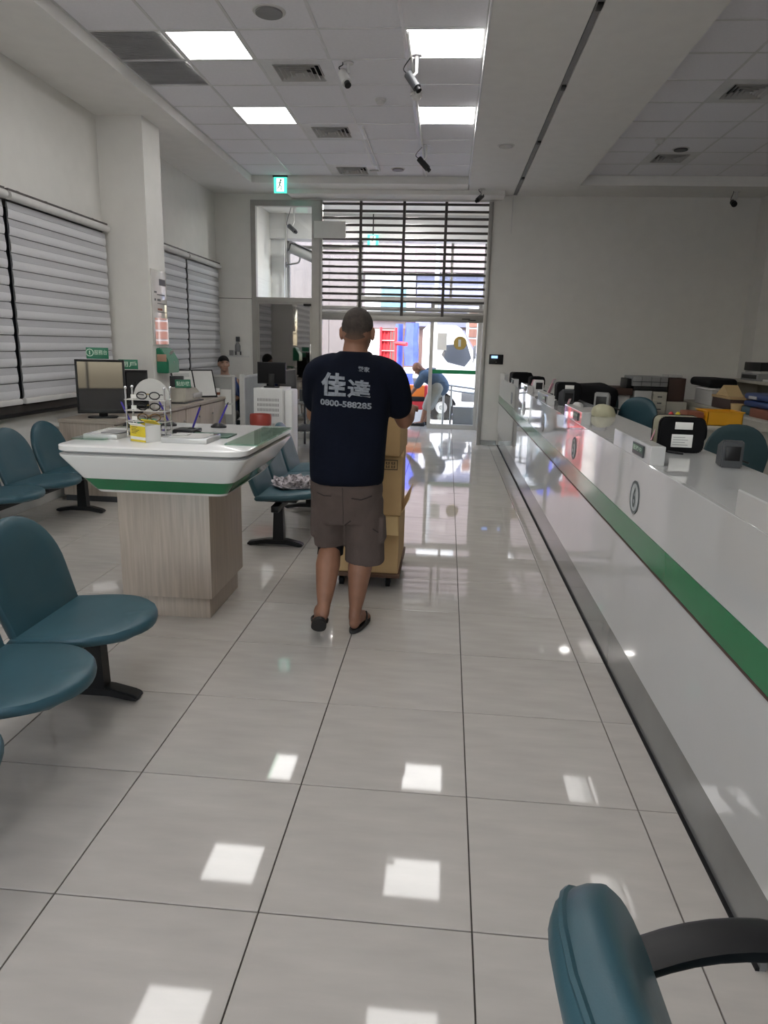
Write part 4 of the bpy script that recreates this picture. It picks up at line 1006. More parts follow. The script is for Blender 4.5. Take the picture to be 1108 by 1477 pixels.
for s in (1, -1):
    rings = []
    for q in range(13):
        u = q/12; x = .02+.46*u; z = .60+.075*math.sin(pi*min(1, u*1.05)*.62); z -= .30*max(0, u-.72)**1.2; y = s*(.262+.035*math.sin(pi*u))
        w = .034; th = .014; dz = .9
        rings.append([(x+th*a*.3, y+w*b2, z+th*a) for a, b2 in ((-1, -.9), (-.4, -1), (.6, -1), (1, -.7), (1, .7), (.6, 1), (-.4, 1), (-1, .9))])
    bm = loft(B(), rings); bm.transform(R); obj('armrest', bm, 'black', t)
    bm = B(); tube(bm, [(.42, s*.29, .60), (.36, s*.29, .42), (.30, s*.25, .38)], .018, 8, 3); bm.transform(R); obj('arm_support', bm, 'black', t)
bm = B(); cyl(bm, (.24, 0, .10), (.24, 0, .39), .028, .028, 14); bm.transform(R); obj('column', bm, 'black', t)
for k in range(5):
    a = 2*pi*k/5; bm = B(); tube(bm, [(.24, 0, .11), (.24+.28*math.cos(a), .28*math.sin(a), .07)], [.026, .016], 8); bm.transform(R); lg = obj('leg', bm, 'black', t)
    bm = B(); c = V((.24+.28*math.cos(a), .28*math.sin(a), .028)); cyl(bm, c-V((.02, 0, 0)), c+V((.02, 0, 0)), .028, .028, 12); bm.transform(R); obj('castor', bm, 'blackm', lg)

# ------------------------------------------------------------------ service counter
KX, KL, KH = .86, 1.105, 1.185
KY0, KY1 = .9, YB-.005
t = thing('service_counter', 'long glossy white service counter with a green stripe', 'counter', (1.0, 6, 0))
obj('kick_plate', box(B(), KX+.022, KX+.04, 1.60, KY1, 0, .235, .001), 'toe', t, smooth=False)
obj('dark_gap_strip', box(B(), KX+.012, KX+.0218, 1.60, KY1, 0, .010), 'blackm', t, smooth=False)  # black strip stands in for the shaded gap under the kick plate
obj('dark_plinth', box(B(), KX+.06, KX+.08, KY0, 1.60, 0, .235), 'dgrey', t, smooth=False)
def pan(n, z0, z1, mm, ya, yb, x0=KX): return obj(n, box(B(), x0, KX+.022, ya, yb, z0, z1, .0008, 1), mm, t, smooth=False)
ys = [KY0, 2.565, 4.135, 5.705, 7.275, 8.845, KY1]
obj('front_panel', box(B(), KX, KX+.022, KY0, KY1, .235, .712, .001), 'white', t, smooth=False)
obj('green_stripe', box(B(), KX-.003, KX+.02, KY0, KY1, .712, .825), 'green', t, smooth=False)
obj('stripe_edge', box(B(), KX-.004, KX+.02, KY0, KY1, .702, .712), 'brown', t, smooth=False)
obj('upper_front', box(B(), KX, KX+.022, KY0, KY1, .825, KL, .0015, 1), 'white', t, smooth=False)
obj('ledge', box(B(), KX+.0221, 1.28, KY0, KY1, KL-.03, KL), 'white', t, smooth=False)
obj('carcass', box(B(), KX+.04, 1.26, KY0+.02, KY1, .05, KL-.031), 'whitem', t, smooth=False)
obj('desk_top', box(B(), 1.262, 1.72, KY0, 9.6, .72, .75), 'lgrey', t, smooth=False)
obj('desk_end', box(B(), 1.27, 1.7, KY0, KY0+.03, 0, .72), 'whitem', t, smooth=False); obj('desk_end', box(B(), 1.27, 1.7, 9.55, 9.58, 0, .72), 'whitem', t, smooth=False)
blocks = [(1.43, 2.10), (3.0, 3.665), (4.57, 5.235), (6.14, 6.805), (7.71, 8.375), (9.28, 9.945), (10.85, KY1)]
for a, b2 in blocks:
    obj('raised_block', box(B(), KX-.0005, KX+.06, a, b2, KL-.001, KH, .004, 2), 'white', t, smooth=False)
for k, (yc, dg) in enumerate(((3.165, '6'), (4.735, '5'), (6.305, '4'), (7.875, '3'), (9.445, '2'))):
    bm = B(); disc(bm, (KX-.0015, yc, .934), (-1, 0, 0), .068, .001, 32); bd = obj('badge', bm, 'badgel', t, smooth=False)
    bm = B(); disc(bm, (KX-.002, yc, .934), (-1, 0, 0), .075, .0015, 32, r_in=.062); obj('badge_ring', bm, 'badge', bd, smooth=False)
    bm = lettering(B(), dg, (KX-.0045, yc+.025, .888), (0, -.050, 0), (0, 0, .092), .025); obj('numeral', bm, 'badge', bd, smooth=False)
    pl = obj('plate', box(B(), KX-.008, KX-.002, yc-.075, yc+.10, 1.122, 1.172, .001), 'dgrey', t, smooth=False)
    obj('green_face', box(B(), KX-.009, KX-.007, yc-.070, yc+.095, 1.138, 1.168), 'dkgreen', pl, smooth=False)
    bm = lettering(B(), '\u670d\u52d9\u4e2d', (KX-.0105, yc+.082, 1.142), (0, -.14, 0), (0, 0, .022), .012); obj('lettering', bm, 'palegreen', pl, smooth=False)

# things standing on the counter
def counter_bag(y, x, label, w=.20, h=.165, d=.12, yaw=0., labels=True, first=False):
    t = thing('equipment_bag', label, 'bag', (x, y, KL), 'black equipment bags on the counter')
    R = Matrix.Translation(V((x, y, KL))) @ Matrix.Rotation(yaw, 4, 'Z')
    def pp(n, b, mm): b.transform(R); return obj(n, b, mm, t)
    pp('front', prism(B(), rrect(w, h, .032, 5, 0, h/2), 'y', -d/2, -d/2+.03, .008), 'nylon')
    pp('body', prism(B(), rrect(w-.006, h-.006, .03, 5, 0, h/2), 'y', -d/2+.031, d/2-.012, .002), 'olive' if first else 'nylon')
    pp('back', prism(B(), rrect(w, h, .032, 5, 0, h/2), 'y', d/2-.012, d/2, .004), 'nylon')
    if labels:
        pp('upper_label', box(B(), -.035, .045, -d/2-.003, -d/2, h*.66, h*.86, .001), 'paper')
        pp('lower_label', box(B(), -.045, .05, -d/2-.003, -d/2, h*.16, h*.52, .001), 'paper')
        bm = B()
        for k in range(4): box(bm, -.038, .03-.014*(k % 2), -d/2-.0036, -d/2-.003, h*(.22+.07*k), h*(.235+.07*k))
        pp('printed_lines', bm, 'grey')
    bm = B(); tube(bm, [(w*.47, 0, h*.7), (w*.58, 0, h*.75), (w*.6, 0, h*.4), (w*.49, 0, h*.3)], .006, 6, 4); pp('strap', bm, 'nylon')
    return t
counter_bag(3.50, 1.118, 'black bag with two white labels on the counter right of the raised block marked 6', .212, .168, .15, math.radians(-3), True, True)
counter_bag(6.75, 1.12, 'black bag with two white labels farther along the counter, behind the khaki cap', .215, .17, .15, 0)
counter_bag(8.55, 1.05, 'small black bag between the two far bags on the counter', .17, .15, .14, math.radians(8), False)
counter_bag(9.75, .99, 'large black bag at the far counter end beneath the keypad', .27, .155, .16, math.radians(10), False)
def card_stand(x, y, label, h=.10, w=.045, lean=.30):
    t = thing('card_stand', label, 'card', (x, y, KL), 'pink cards on the counter')
    R = Matrix.Translation(V((x, y, KL))) @ Matrix.Rotation(math.radians(-25), 4, 'Z') @ Matrix.Rotation(lean, 4, 'Y')
    bm = box(B(), -.003, .003, -w/2, w/2, 0.002, h, .001); bm.transform(R); obj('card', bm, 'pink', t, smooth=False)
    bm = box(B(), -.004, .004, -w*.35, w*.35, h*.72, h*.97); bm.transform(R); obj('white_panel', bm, 'paper', t, smooth=False)
    obj('foot', box(B(), x-.015, x+.05, y-w*.4, y+w*.4, KL, KL+.006, .002), 'black', t); return t
card_stand(1.00, 3.55, 'pink card leaning beside the nearest labelled black bag', .11, .05)
card_stand(1.08, 7.7, 'pink card standing behind the far raised blocks of the counter', .17, .09, .35)
card_stand(.95, 8.25, 'white and pink card in front of the small black bag', .13, .06)
card_stand(.955, 5.75, 'small white card beside the khaki cap on the counter', .09, .05)
bm = B()
for k in range(9):
    pass
n = 22; rings = []
for s, z in ((1, 0), (1.02, .012), (.95, .035), (.80, .060), (.5, .080), (.1, .085)):
    rings.append([(1.145+.085*s*math.cos(2*pi*i/n), 5.28+.10*s*math.sin(2*pi*i/n), KL+z) for i in range(n)])
loft(bm, rings)
tag(obj('cap', wob(bm, .006, 18), 'cap'), 'khaki cloth cap lying on the counter in front of a labelled bag', 'cap')
def terminal(x, y, label, mm, yaw=0., s=1.):
    t = thing('card_terminal', label, 'terminal', (x, y, KL), 'small terminals on the counter')
    R = Matrix.Translation(V((x, y, KL))) @ Matrix.Rotation(yaw, 4, 'Z') @ Matrix.Scale(s, 4)
    bm = prism(B(), [(-.05, 0), (.05, 0), (.045, .09), (-.02, .115), (-.045, .11)], 'x', -.042, .042, .006); bm.transform(R); obj('case', bm, mm, t)
    bm = box(B(), -.03, .03, -.052, -.046, .03, .09, .003); bm.transform(R); obj('window', bm, 'black', t)
    bm = B(); tube(bm, [(.0, .05, .03), (.05, .10, .02), (.10, .08, .006)], .004, 6, 4); bm.transform(R); obj('cable', bm, 'black', t); return t
terminal(1.20, 3.06, 'dark grey card terminal at the right edge of the near counter ledge', 'dgrey', math.radians(-8))
terminal(1.02, 6.18, 'dark blue grey terminal left of the khaki cap', 'dgrey', math.radians(12), 1.2)
terminal(1.22, 5.7, 'grey terminal behind the khaki cap', 'grey', math.radians(-20), 1.3)
terminal(1.0, 7.95, 'white and black terminal behind the pink card at the far counter', 'whitem', math.radians(5), 1.2)
bm = B(); bmesh.ops.create_icosphere(bm, subdivisions=2, radius=1)
for v in bm.verts: v.co = V((1.02+v.co.x*.045, 5.62+v.co.y*.06, KL+.001+max(0, (v.co.z*.5+.5))*.07))
tag(obj('plastic_bag', wob(bm, .008, 25), 'lgrey'), 'small clear plastic bag beside the white card on the counter', 'bag')
bm = B(); tube(bm, [(1.05, 3.40, KL+.008), (1.11, 3.36, KL+.006)], .006, 8)
tag(obj('pen', bm, 'black'), 'black pen lying at the foot of the near pink card', 'pen')
tag(obj('paper_stack', box(B(), 1.36, 1.56, 2.75, 3.0, .75, 1.075, .004), 'cardl'), 'brown stack of folders at the right photo edge behind the terminal', 'papers')

# ------------------------------------------------------------------ office behind the counter
def office_chair(x, y, zt, label, mm='teald', w=.25, yaw=0., h=.42):
    t = thing('office_chair', label, 'chair', (x, y, 0), 'office chairs behind the counter')
    R = Matrix.Translation(V((x, y, 0))) @ Matrix.Rotation(yaw, 4, 'Z')
    zb = zt-h
    def pp(n, b, mm_, p=None): b.transform(R); return obj(n, b, mm_, p or t)
    bo_ = [(-w*.85, 0), (-w, h*.45)]+[(-w*math.cos(a)**.8, h*.45+h*.55*math.sin(a)) for a in [pi/2*k/8 for k in range(1, 8)]]+[(0, h)]
    bo_ += [(-q[0], q[1]) for q in bo_[-2::-1]]
    pp('backrest', pad(B(), bo_, (0, 0, zb), (1, 0, 0), (0, 0, 1), (0, -1, 0), .06, .012, bend=lambda u, w_: .5*u*u), mm)
    pp('back_post', box(B(), -.03, .03, .04, .06, .38, zb+.2, .005), 'black')
    pp('seat', prism(B(), rrect(.48, .46, .1, 5, 0, -.22), 'z', .40, .47, .02), mm)
    bm = B(); cyl(bm, (0, -.2, .08), (0, -.2, .40), .03, .03, 12); pp('column', bm, 'black')
    for k in range(5):
        a = 2*pi*k/5; bm = B(); tube(bm, [(0, -.2, .09), (.28*math.cos(a), -.2+.28*math.sin(a), .04)], [.025, .018], 8); pp('leg', bm, 'black')
    for s in (-1, 1):
        bm = B(); tube(bm, [(s*.25, -.02, .62), (s*.27, -.30, .64), (s*.25, -.34, .58), (s*.22, -.25, .44)], .016, 8, 4); pp('armrest', bm, 'lgrey' if zt > 1.15 else 'black')
    return t
office_chair(2.07, 5.2, 1.085, 'dark teal office chair directly right of the nearest labelled bag', 'teald', .215, math.radians(-8))
office_chair(2.06, 7.8, 1.10, 'teal office chair seen past the pink card behind the counter', 'teal', .21, math.radians(-30))
office_chair(2.0, 9.0, 1.12, 'dark teal office chair turned sideways behind the khaki cap', 'teald', .2, math.radians(50))
# credenza along the right side
def cabinet(x0, x1, y0, y1, h, label, nd, mm='grey'):
    t = thing('side_cabinet', label, 'cabinet', ((x0+x1)/2, (y0+y1)/2, 0), 'grey side cabinets in the office')
    obj('body', box(B(), x0+.02, x1, y0, y1, .05, h-.04, .002), 'beige', t, smooth=False)
    obj('plinth', box(B(), x0+.05, x1, y0+.02, y1-.02, 0, .05), 'dgrey', t, smooth=False)
    obj('top', box(B(), x0-.01, x1, y0-.01, y1+.01, h-.04, h, .004), 'beige', t)
    w = (y1-y0)/nd
    for k in range(nd):
        d = obj('door', box(B(), x0+.002, x0+.019, y0+w*k+.006, y0+w*(k+1)-.006, .07, h-.06, .003), 'beige', t)
        obj('handle', box(B(), x0-.012, x0+.002, y0+w*k+.04, y0+w*k+.055, h-.25, h-.12, .003), 'dgrey', d)
    return t
cabinet(3.30, 3.85, 6.6, 8.75, .90, 'grey cabinet with a long top at the right photo edge, nearer of two', 4)
cabinet(3.42, 3.95, 8.80, 10.9, .90, 'grey cabinet with a long top farther back towards the office wall', 4)
t = thing('wall_shelf', 'grey raised shelf unit behind the side cabinets', 'shelf', (4.2, 8.6, 0))
obj('shelf_board', box(B(), 3.95, 4.5, 6.8, 10.6, 1.20, 1.235, .004), 'beige', t); obj('back_panel', box(B(), 4.40, 4.44, 6.8, 10.6, 0, 1.20), 'beige', t, smooth=False)
for y in (6.8, 8.7, 10.57): obj('side_board', box(B(), 3.97, 4.40, y, y+.03, 0, 1.20), 'beige', t, smooth=False)
def item(n, bm, mm, label, cat, group=None): return tag(obj(n, bm, mm), label, cat, group)
t = thing('printer', 'dark and grey printer on top of the raised office shelf', 'printer', (4.15, 9.9, 1.235))
obj('base', box(B(), 3.98, 4.38, 9.6, 10.15, 1.235, 1.33, .01), 'grey', t); obj('lid', box(B(), 4.0, 4.36, 9.62, 10.13, 1.36, 1.47, .01), 'black', t); obj('body', box(B(), 4.02, 4.35, 9.63, 10.12, 1.325, 1.365), 'lgrey', t, smooth=False); obj('panel', box(B(), 3.975, 3.985, 9.65, 10.1, 1.26, 1.31), 'black', t, smooth=False)
item('paper_pile', box(B(), 4.0, 4.3, 8.9, 9.5, 1.235, 1.262, .004), 'paper', 'pale pile of paper beside the shelf printer', 'papers')
t = thing('scanner', 'grey flat scanner on the raised shelf at the right photo edge', 'scanner', (4.15, 8.0, 1.235))
obj('base', box(B(), 3.98, 4.38, 7.7, 8.4, 1.235, 1.29, .008), 'lgrey', t); obj('lid', box(B(), 3.98, 4.38, 7.7, 8.4, 1.293, 1.325, .008), 'dgrey', t)
bm = wob(box(B(), 3.38, 3.75, 9.6, 10.35, 1.13, 1.25, .05, 3), .02, 6)
item('folded_coat', bm, 'blackm', 'black folded bag hanging over things on the far cabinet', 'bag')
t = thing('storage_box', 'pale plastic storage box under the black folded bag', 'box', (3.6, 9.9, .90))
obj('body', box(B(), 3.44, 3.75, 9.62, 10.25, .90, 1.10, .02), 'lgrey', t); obj('lid', box(B(), 3.43, 3.76, 9.61, 10.26, 1.10, 1.125, .006), 'paper', t)
bm = prism(B(), [(9.05, 1.06), (9.5, 1.06), (9.28, 1.19)], 'x', 3.45, 3.62); item('folded_card', bm, 'cardl', 'tan folded card tent on the brown box', 'card')
t = thing('brown_box', 'open brown box on the far cabinet below the tan card', 'box', (3.6, 9.2, .90))
obj('body', box(B(), 3.43, 3.80, 8.95, 9.55, .90, 1.03, .006), 'brown', t); obj('lid', box(B(), 3.42, 3.81, 8.94, 9.56, 1.03, 1.06, .004), 'card', t)
bm = B(); loft(bm, [[(3.42+r*math.cos(2*pi*i/16), 8.7+r*math.sin(2*pi*i/16), z) for i in range(16)] for r, z in ((.06, .90), (.075, 1.0), (.07, 1.0), (.055, .91))]); item('cup', bm, 'cardl', 'tan cup on the cabinet beside the brown box', 'cup')
t = thing('blue_case', 'dark blue zipped case lying on the near side cabinet', 'case', (3.6, 7.7, .90))
obj('lower_half', box(B(), 3.38, 3.80, 7.15, 8.45, 1.0, 1.07, .03, 3), 'bluep', t); obj('upper_half', box(B(), 3.38, 3.80, 7.15, 8.45, 1.075, 1.15, .03, 3), 'bluep', t); obj('label_patch', box(B(), 3.372, 3.385, 8.1, 8.3, 1.09, 1.12), 'lgrey', t, smooth=False)
t = thing('red_binder', 'dark red binder under the blue case', 'binder', (3.6, 7.6, .90))
obj('cover', box(B(), 3.36, 3.82, 7.0, 8.2, .90, .995, .01), 'cardr', t); obj('pages', box(B(), 3.37, 3.40, 7.05, 8.15, .915, .98), 'paper', t, smooth=False)
item('teal_pouch', box(B(), 3.40, 3.75, 8.28, 8.55, .90, .995, .03, 3), 'teal', 'teal pouch between the blue case and the tan cup', 'pouch')
item('wooden_block', box(B(), 3.5, 3.58, 8.0, 8.14, 1.15, 1.34, .004), 'cardl', 'tan wooden block upright on the blue case', 'block')
# desk with yellow basket
t = thing('low_desk', 'grey desk carrying the yellow basket', 'desk', (2.6, 6.8, 0))
obj('top', box(B(), 2.2, 2.95, 6.35, 7.3, .92, .95, .004), 'beige', t); obj('front', box(B(), 2.25, 2.9, 6.40, 6.42, 0, .92), 'beige', t, smooth=False)
for xx in (2.22, 2.88): obj('leg', box(B(), xx, xx+.05, 7.2, 7.25, 0, .92), 'grey', t, smooth=False)
t = thing('basket', 'bright yellow plastic basket behind the near labelled bag', 'basket', (2.46, 6.6, .95))
def bx(n, b): return obj(n, b, 'basket', t, smooth=False)
x0, x1, y0, y1, z0, z1 = 2.30, 2.60, 6.45, 6.75, .951, 1.065
for (a, b2, c, d) in ((x0, x1, y0, y0+.006), (x0, x1, y1-.006, y1), (x0, x0+.006, y0, y1), (x1-.006, x1, y0, y1)):
    bx('side', box(B(), a, b2, c, d, z0, z1))
bx('base', box(B(), x0, x1, y0, y1, z0, z0+.006)); bm = B()
for (a, b2, c, d) in ((x0-.01, x1+.01, y0-.01, y0+.006), (x0-.01, x1+.01, y1-.006, y1+.01), (x0-.01, x0+.006, y0, y1), (x1-.006, x1+.01, y0, y1)): box(bm, a, b2, c, d, z1, z1+.01, .002)
bx('rim', bm)
item('orange_basket', box(B(), 2.12+.02, 2.285, 6.5, 6.72, .951, 1.06, .01), 'cardr', 'dull orange box left of the yellow basket', 'box')
for k, xx in enumerate((2.03, 2.09)):
    bm = B(); ball(bm, (xx, 6.6, 1.0), (.028, .028, .05), n=10); item('figurine', bm, 'yellow' if k else 'red', ['tiny red ornament left of the dull orange box', 'tiny yellow ornament touching the dull orange box'][k], 'ornament')
tag(obj('ornament_tray', box(B(), 1.97, 2.16, 6.48, 6.72, .93, .951, .004), 'grey'), 'grey tray edge under the two tiny ornaments', 'tray')
# paper tower and label printer by the back wall
t = thing('tower_cabinet', 'light grey cabinet with drawers against the office back wall', 'cabinet', (2.85, 10.4, 0))
obj('left_body', box(B(), 2.62, 2.85, 10.2, 10.8, 0, 1.04, .006), 'lgrey', t); obj('drawer_body', box(B(), 2.86, 3.06, 10.22, 10.8, 0, 1.03, .004), 'beige', t)
for k in range(6):
    d = obj('drawer', box(B(), 2.87, 3.05, 10.205, 10.222, .50+.085*k, .575+.085*k, .003), 'beige', t); obj('handle', box(B(), 2.93, 2.99, 10.197, 10.206, .53+.085*k, .545+.085*k), 'dgrey', d, smooth=False)
t = thing('document_printer', 'grey document printer on a black stand at the office back wall', 'printer', (2.8, 10.45, 1.04))
obj('stand', box(B(), 2.60, 3.06, 10.22, 10.75, 1.04, 1.10, .004), 'black', t); obj('case', box(B(), 2.57, 3.05, 10.2, 10.7, 1.10, 1.235, .012), 'grey', t); obj('paper_guide', box(B(), 2.57, 3.05, 10.19, 10.2, 1.16, 1.168), 'dgrey', t, smooth=False)
for xx in (2.69, 2.82, 2.94): obj('slot', box(B(), xx, xx+.004, 10.192, 10.199, 1.11, 1.23), 'dgrey', t, smooth=False)
obj('side_box', box(B(), 2.50, 2.565, 10.25, 10.6, 1.067, 1.20, .006), 'black', t)
item('wooden_box', box(B(), 3.09, 3.32, 10.3, 10.8, .90, 1.22, .006), 'brown', 'brown wooden box right of the document printer', 'box')
item('box_stand', box(B(), 3.08, 3.36, 10.28, 10.85, 0, .897, .006), 'beige', 'beige stand beneath the brown wooden box', 'stand')
item('paper_roll', wob(box(B(), 3.10, 3.30, 10.4, 10.7, 1.222, 1.26, .015), .006, 14), 'lgrey', 'pale paper heap on the brown wooden box', 'papers')
t = thing('brown_desk', 'brown topped desk left of the light grey drawer cabinet', 'desk', (2.35, 10.5, 0))
obj('top', box(B(), 2.10, 2.60, 10.25, 11.0, .97, 1.065, .006), 'brown', t); obj('panel', box(B(), 2.12, 2.58, 10.3, 10.33, 0, .97), 'lgrey', t, smooth=False); obj('panel', box(B(), 2.12, 2.58, 10.94, 10.97, 0, .97), 'lgrey', t, smooth=False)
bm = wob(box(B(), 1.30, 1.75, 7.45, 8.0, .92, 1.22, .09, 3), .03, 5); item('black_coat', bm, 'nylon', 'black coat slung behind the counter beside the far labelled bag', 'coat')
item('coat_stand', box(B(), 1.35, 1.70, 7.5, 7.95, .751, .895, .01), 'dgrey', 'dark box on the desk beneath the black coat', 'box')

# ------------------------------------------------------------------ cartons on a dolly
t = thing('dolly', 'low wooden dolly on castors carrying the stack of cartons', 'dolly', (-.46, 4.72, 0))
obj('platform', box(B(), -.70, -.25, 4.38, 5.06, .082, .108, .003), 'wood', t)
for xx in (-.64, -.33):
    for yy in (4.46, 4.98):
        bm = B(); cyl(bm, (xx-.014, yy, .032), (xx+.014, yy, .032), .032, .032, 16); w = obj('castor', bm, 'blackm', t)
        bm = B(); prism(bm, [(yy-.02, .082), (yy+.02, .082), (yy+.012, .03), (yy-.012, .03)], 'x', xx-.020, xx-.016); prism(bm, [(yy-.02, .082), (yy+.02, .082), (yy+.012, .03), (yy-.012, .03)], 'x', xx+.016, xx+.020); obj('fork', bm, 'dgrey', w, smooth=False)
def carton(x0, x1, y0, y1, z0, z1, label, prints=(), open_=False, yaw=0.):
    c = V(((x0+x1)/2, (y0+y1)/2, 0)); t = thing('carton', label, 'box', (c.x, c.y, z0), 'brown cartons on the dolly')
    R = Matrix.Translation(c) @ Matrix.Rotation(yaw, 4, 'Z') @ Matrix.Translation(-c)
    def pp(n, b, mm): b.transform(R); return obj(n, b, mm, t, smooth=False)
    bm = box(B(), x0, x1, y0, y1, z0, z1, .006); pp('body', bm, 'card')
    if not open_:
        pp('flap', box(B(), x0+.004, (x0+x1)/2-.002, y0+.004, y1-.004, z1-.002, z1+.003), 'card'); pp('flap', box(B(), (x0+x1)/2+.002, x1-.004, y0+.004, y1-.004, z1-.002, z1+.003), 'card')
        pp('tape', box(B(), (x0+x1)/2-.025, (x0+x1)/2+.025, y0-.001, y1+.001, z1+.0032, z1+.0042), 'cardl'); pp('tape', box(B(), (x0+x1)/2-.025, (x0+x1)/2+.025, y0-.0012, y0-.0004, z1-.06, z1+.003), 'cardl')
    for n, (a, b2, zl, zh, mm, cols, rows) in enumerate(prints):
        bm = B(); th = .0018; 
        for e in ((a, b2, zl, zl+.006), (a, b2, zh-.006, zh), (a, a+.005, zl, zh), (b2-.005, b2, zl, zh)): box(bm, e[0], e[1], y0-th, y0, e[2], e[3])
        cw = (b2-a-.02)/cols; rh = (zh-zl-.02)/rows
        for i in range(cols):
            for j in range(rows):
                xx = a+.01+cw*i; zz = zl+.01+rh*j
                for e in ((.12, .8, .1, .25), (.12, .8, .5, .62), (.12, .3, .1, .85), (.62, .8, .1, .85)): box(bm, xx+cw*e[0], xx+cw*e[1], y0-th, y0, zz+rh*e[2], zz+rh*e[3])
        pp('printed_panel', bm, mm)
    return t, pp
carton(-.69, -.262, 4.40, 5.05, .108, .50, 'bottom brown carton of the stack with an open flap', ((-.50, -.275, .415, .485, 'cardr', 6, 2),), True)
t = [o for o in bpy.data.objects if o.get('label', '').startswith('bottom brown carton')][0]
bm = B(); loft(bm, [[(-.67, 4.399, .50), (-.275, 4.399, .50), (-.275, 4.395, .498), (-.67, 4.395, .498)], [(-.655, 4.34, .40), (-.262, 4.34, .385), (-.262, 4.336, .384), (-.655, 4.336, .399)]]); obj('flap', bm, 'cardl', t, smooth=False)
bm = B(); loft(bm, [[(-.258, 4.42, .50), (-.258, 5.03, .50), (-.262, 5.03, .50), (-.262, 4.42, .50)], [(-.205, 4.46, .60), (-.205, 5.0, .60), (-.209, 5.0, .602), (-.209, 4.46, .602)]]); obj('flap', bm, 'cardl', t, smooth=False)
carton(-.67, -.258, 4.38, 4.98, .503, .885, 'middle brown carton of the stack with a dark printed panel', ((-.45, -.29, .80, .865, 'cardd', 4, 2),), False, math.radians(1.5))
carton(-.66, -.262, 4.36, 4.92, .892, 1.150, 'top brown carton of the stack under the mover\'s hands', (), False, math.radians(-1.5))

# ------------------------------------------------------------------ people
def hand(bm, w, fdir, pdir, side, L=.185, curl=.5, gap=.0):
    """palm + four unequal bent fingers + thumb. w wrist, fdir along the fingers, pdir = palm normal (towards what it holds), side = thumb direction"""
    w, f, p, s = V(w), V(fdir).normalized(), V(pdir).normalized(), V(side).normalized()
    k = L/.185
    a = w+f*.052*k
    Rm = Matrix((s, f, p)).transposed().to_4x4()
    ball(bm, a, (.041*k, .052*k, .017*k), Rm, 14)
    limb(bm, [w-f*.02, w+f*.03*k], [.027*k, .027*k], 12, 1)
    for i, (u, ln) in enumerate(((.030, .070), (.010, .079), (-.011, .074), (-.030, .058))):
        b0 = w+f*.085*k+s*u*k; ang = curl*(1+.06*i); d = f; q = b0; P = [b0-f*.02*k, b0]
        for j, sl in enumerate((.45, .32, .26)):
            d = (d*math.cos(ang)+p*math.sin(ang)).normalized() if j < 9 else d
            q = q+d*ln*k*sl; P.append(q)
            pp_ = (p-d*p.dot(d)); 
            if pp_.length > .05: pass
        limb(bm, P, [.0098*k, .0095*k, .009*k, .0082*k, .0072*k], 8, 2)
    b0 = w+f*.022*k+s*.026*k; d1 = (s*.75+f*.6+p*.25).normalized(); d2 = (s*.25+f*.9+p*.35).normalized()
    limb(bm, [b0, b0+d1*.034*k, b0+d1*.034*k+d2*.030*k, b0+d1*.034*k+d2*.056*k], [.0135*k, .0115*k, .0105*k, .0085*k], 8, 2)
def head(bm, c, R, s=1., ears=True):
    """c = centre of the skull; R columns: x right of the face, y the way it looks, z up; height about .235 m"""
    T = Matrix.Translation(V(c)) @ R.to_4x4() @ Matrix.Scale(s, 4)
    t = bmesh.new()
    def bl(p, r): ball(t, p, r, n=20)
    bl((0, -.012, .03), (.077, .098, .088)); bl((0, -.035, -.01), (.071, .072, .075)); bl((0, .022, -.035), (.062, .068, .075)); bl((0, .03, -.075), (.046, .05, .040)); bl((0, .062, -.098), (.022, .02, .016))
    bl((0, .064, .012), (.052, .022, .018))
    loft(t, [[(-.006, .078, .012), (.006, .078, .012), (.006, .07, .012), (-.006, .07, .012)], [(-.015, .107, -.035), (.015, .107, -.035), (.017, .07, -.04), (-.017, .07, -.04)]]); bl((0, .097, -.034), (.014, .013, .011))
    bl((-.037, .055, -.032), (.024, .026, .022)); bl((.037, .055, -.032), (.024, .026, .022))
    bl((0, .078, -.062), (.024, .013, .007)); bl((0, .076, -.074), (.021, .013, .007))
    if ears:
        for sx in (-1, 1):
            ball(t, (sx*.079, -.012, -.012), (.012, .019, .032), Matrix.Rotation(sx*.35, 4, 'Z'), 14)
            ball(t, (sx*.082, -.018, .004), (.011, .015, .018), None, 12)
    t.transform(T); join(bm, t); return T
def face_parts(T, par, hairm=None):
    for sx in (-1, 1):
        bm = B(); ball(bm, (sx*.032, .076, .0), (.010, .008, .0045), n=12); bm.transform(T); e = obj('eye', bm, 'paper', par)
        bm = B(); ball(bm, (sx*.032, .083, .0), (.0055, .004, .0055), n=10); bm.transform(T); obj('iris', bm, 'black', e)
        bm = B(); tube(bm, [(sx*.015, .087, .018), (sx*.033, .087, .024), (sx*.05, .077, .018)], [.003, .0042, .0025], 6, 3); bm.transform(T); obj('eyebrow', bm, 'hairb', par)
    bm = B(); tube(bm, [(-.024, .083, -.068), (0, .092, -.067), (.024, .083, -.068)], [.0025, .0035, .0025], 6, 3); bm.transform(T); obj('lips', bm, 'dullred', par)
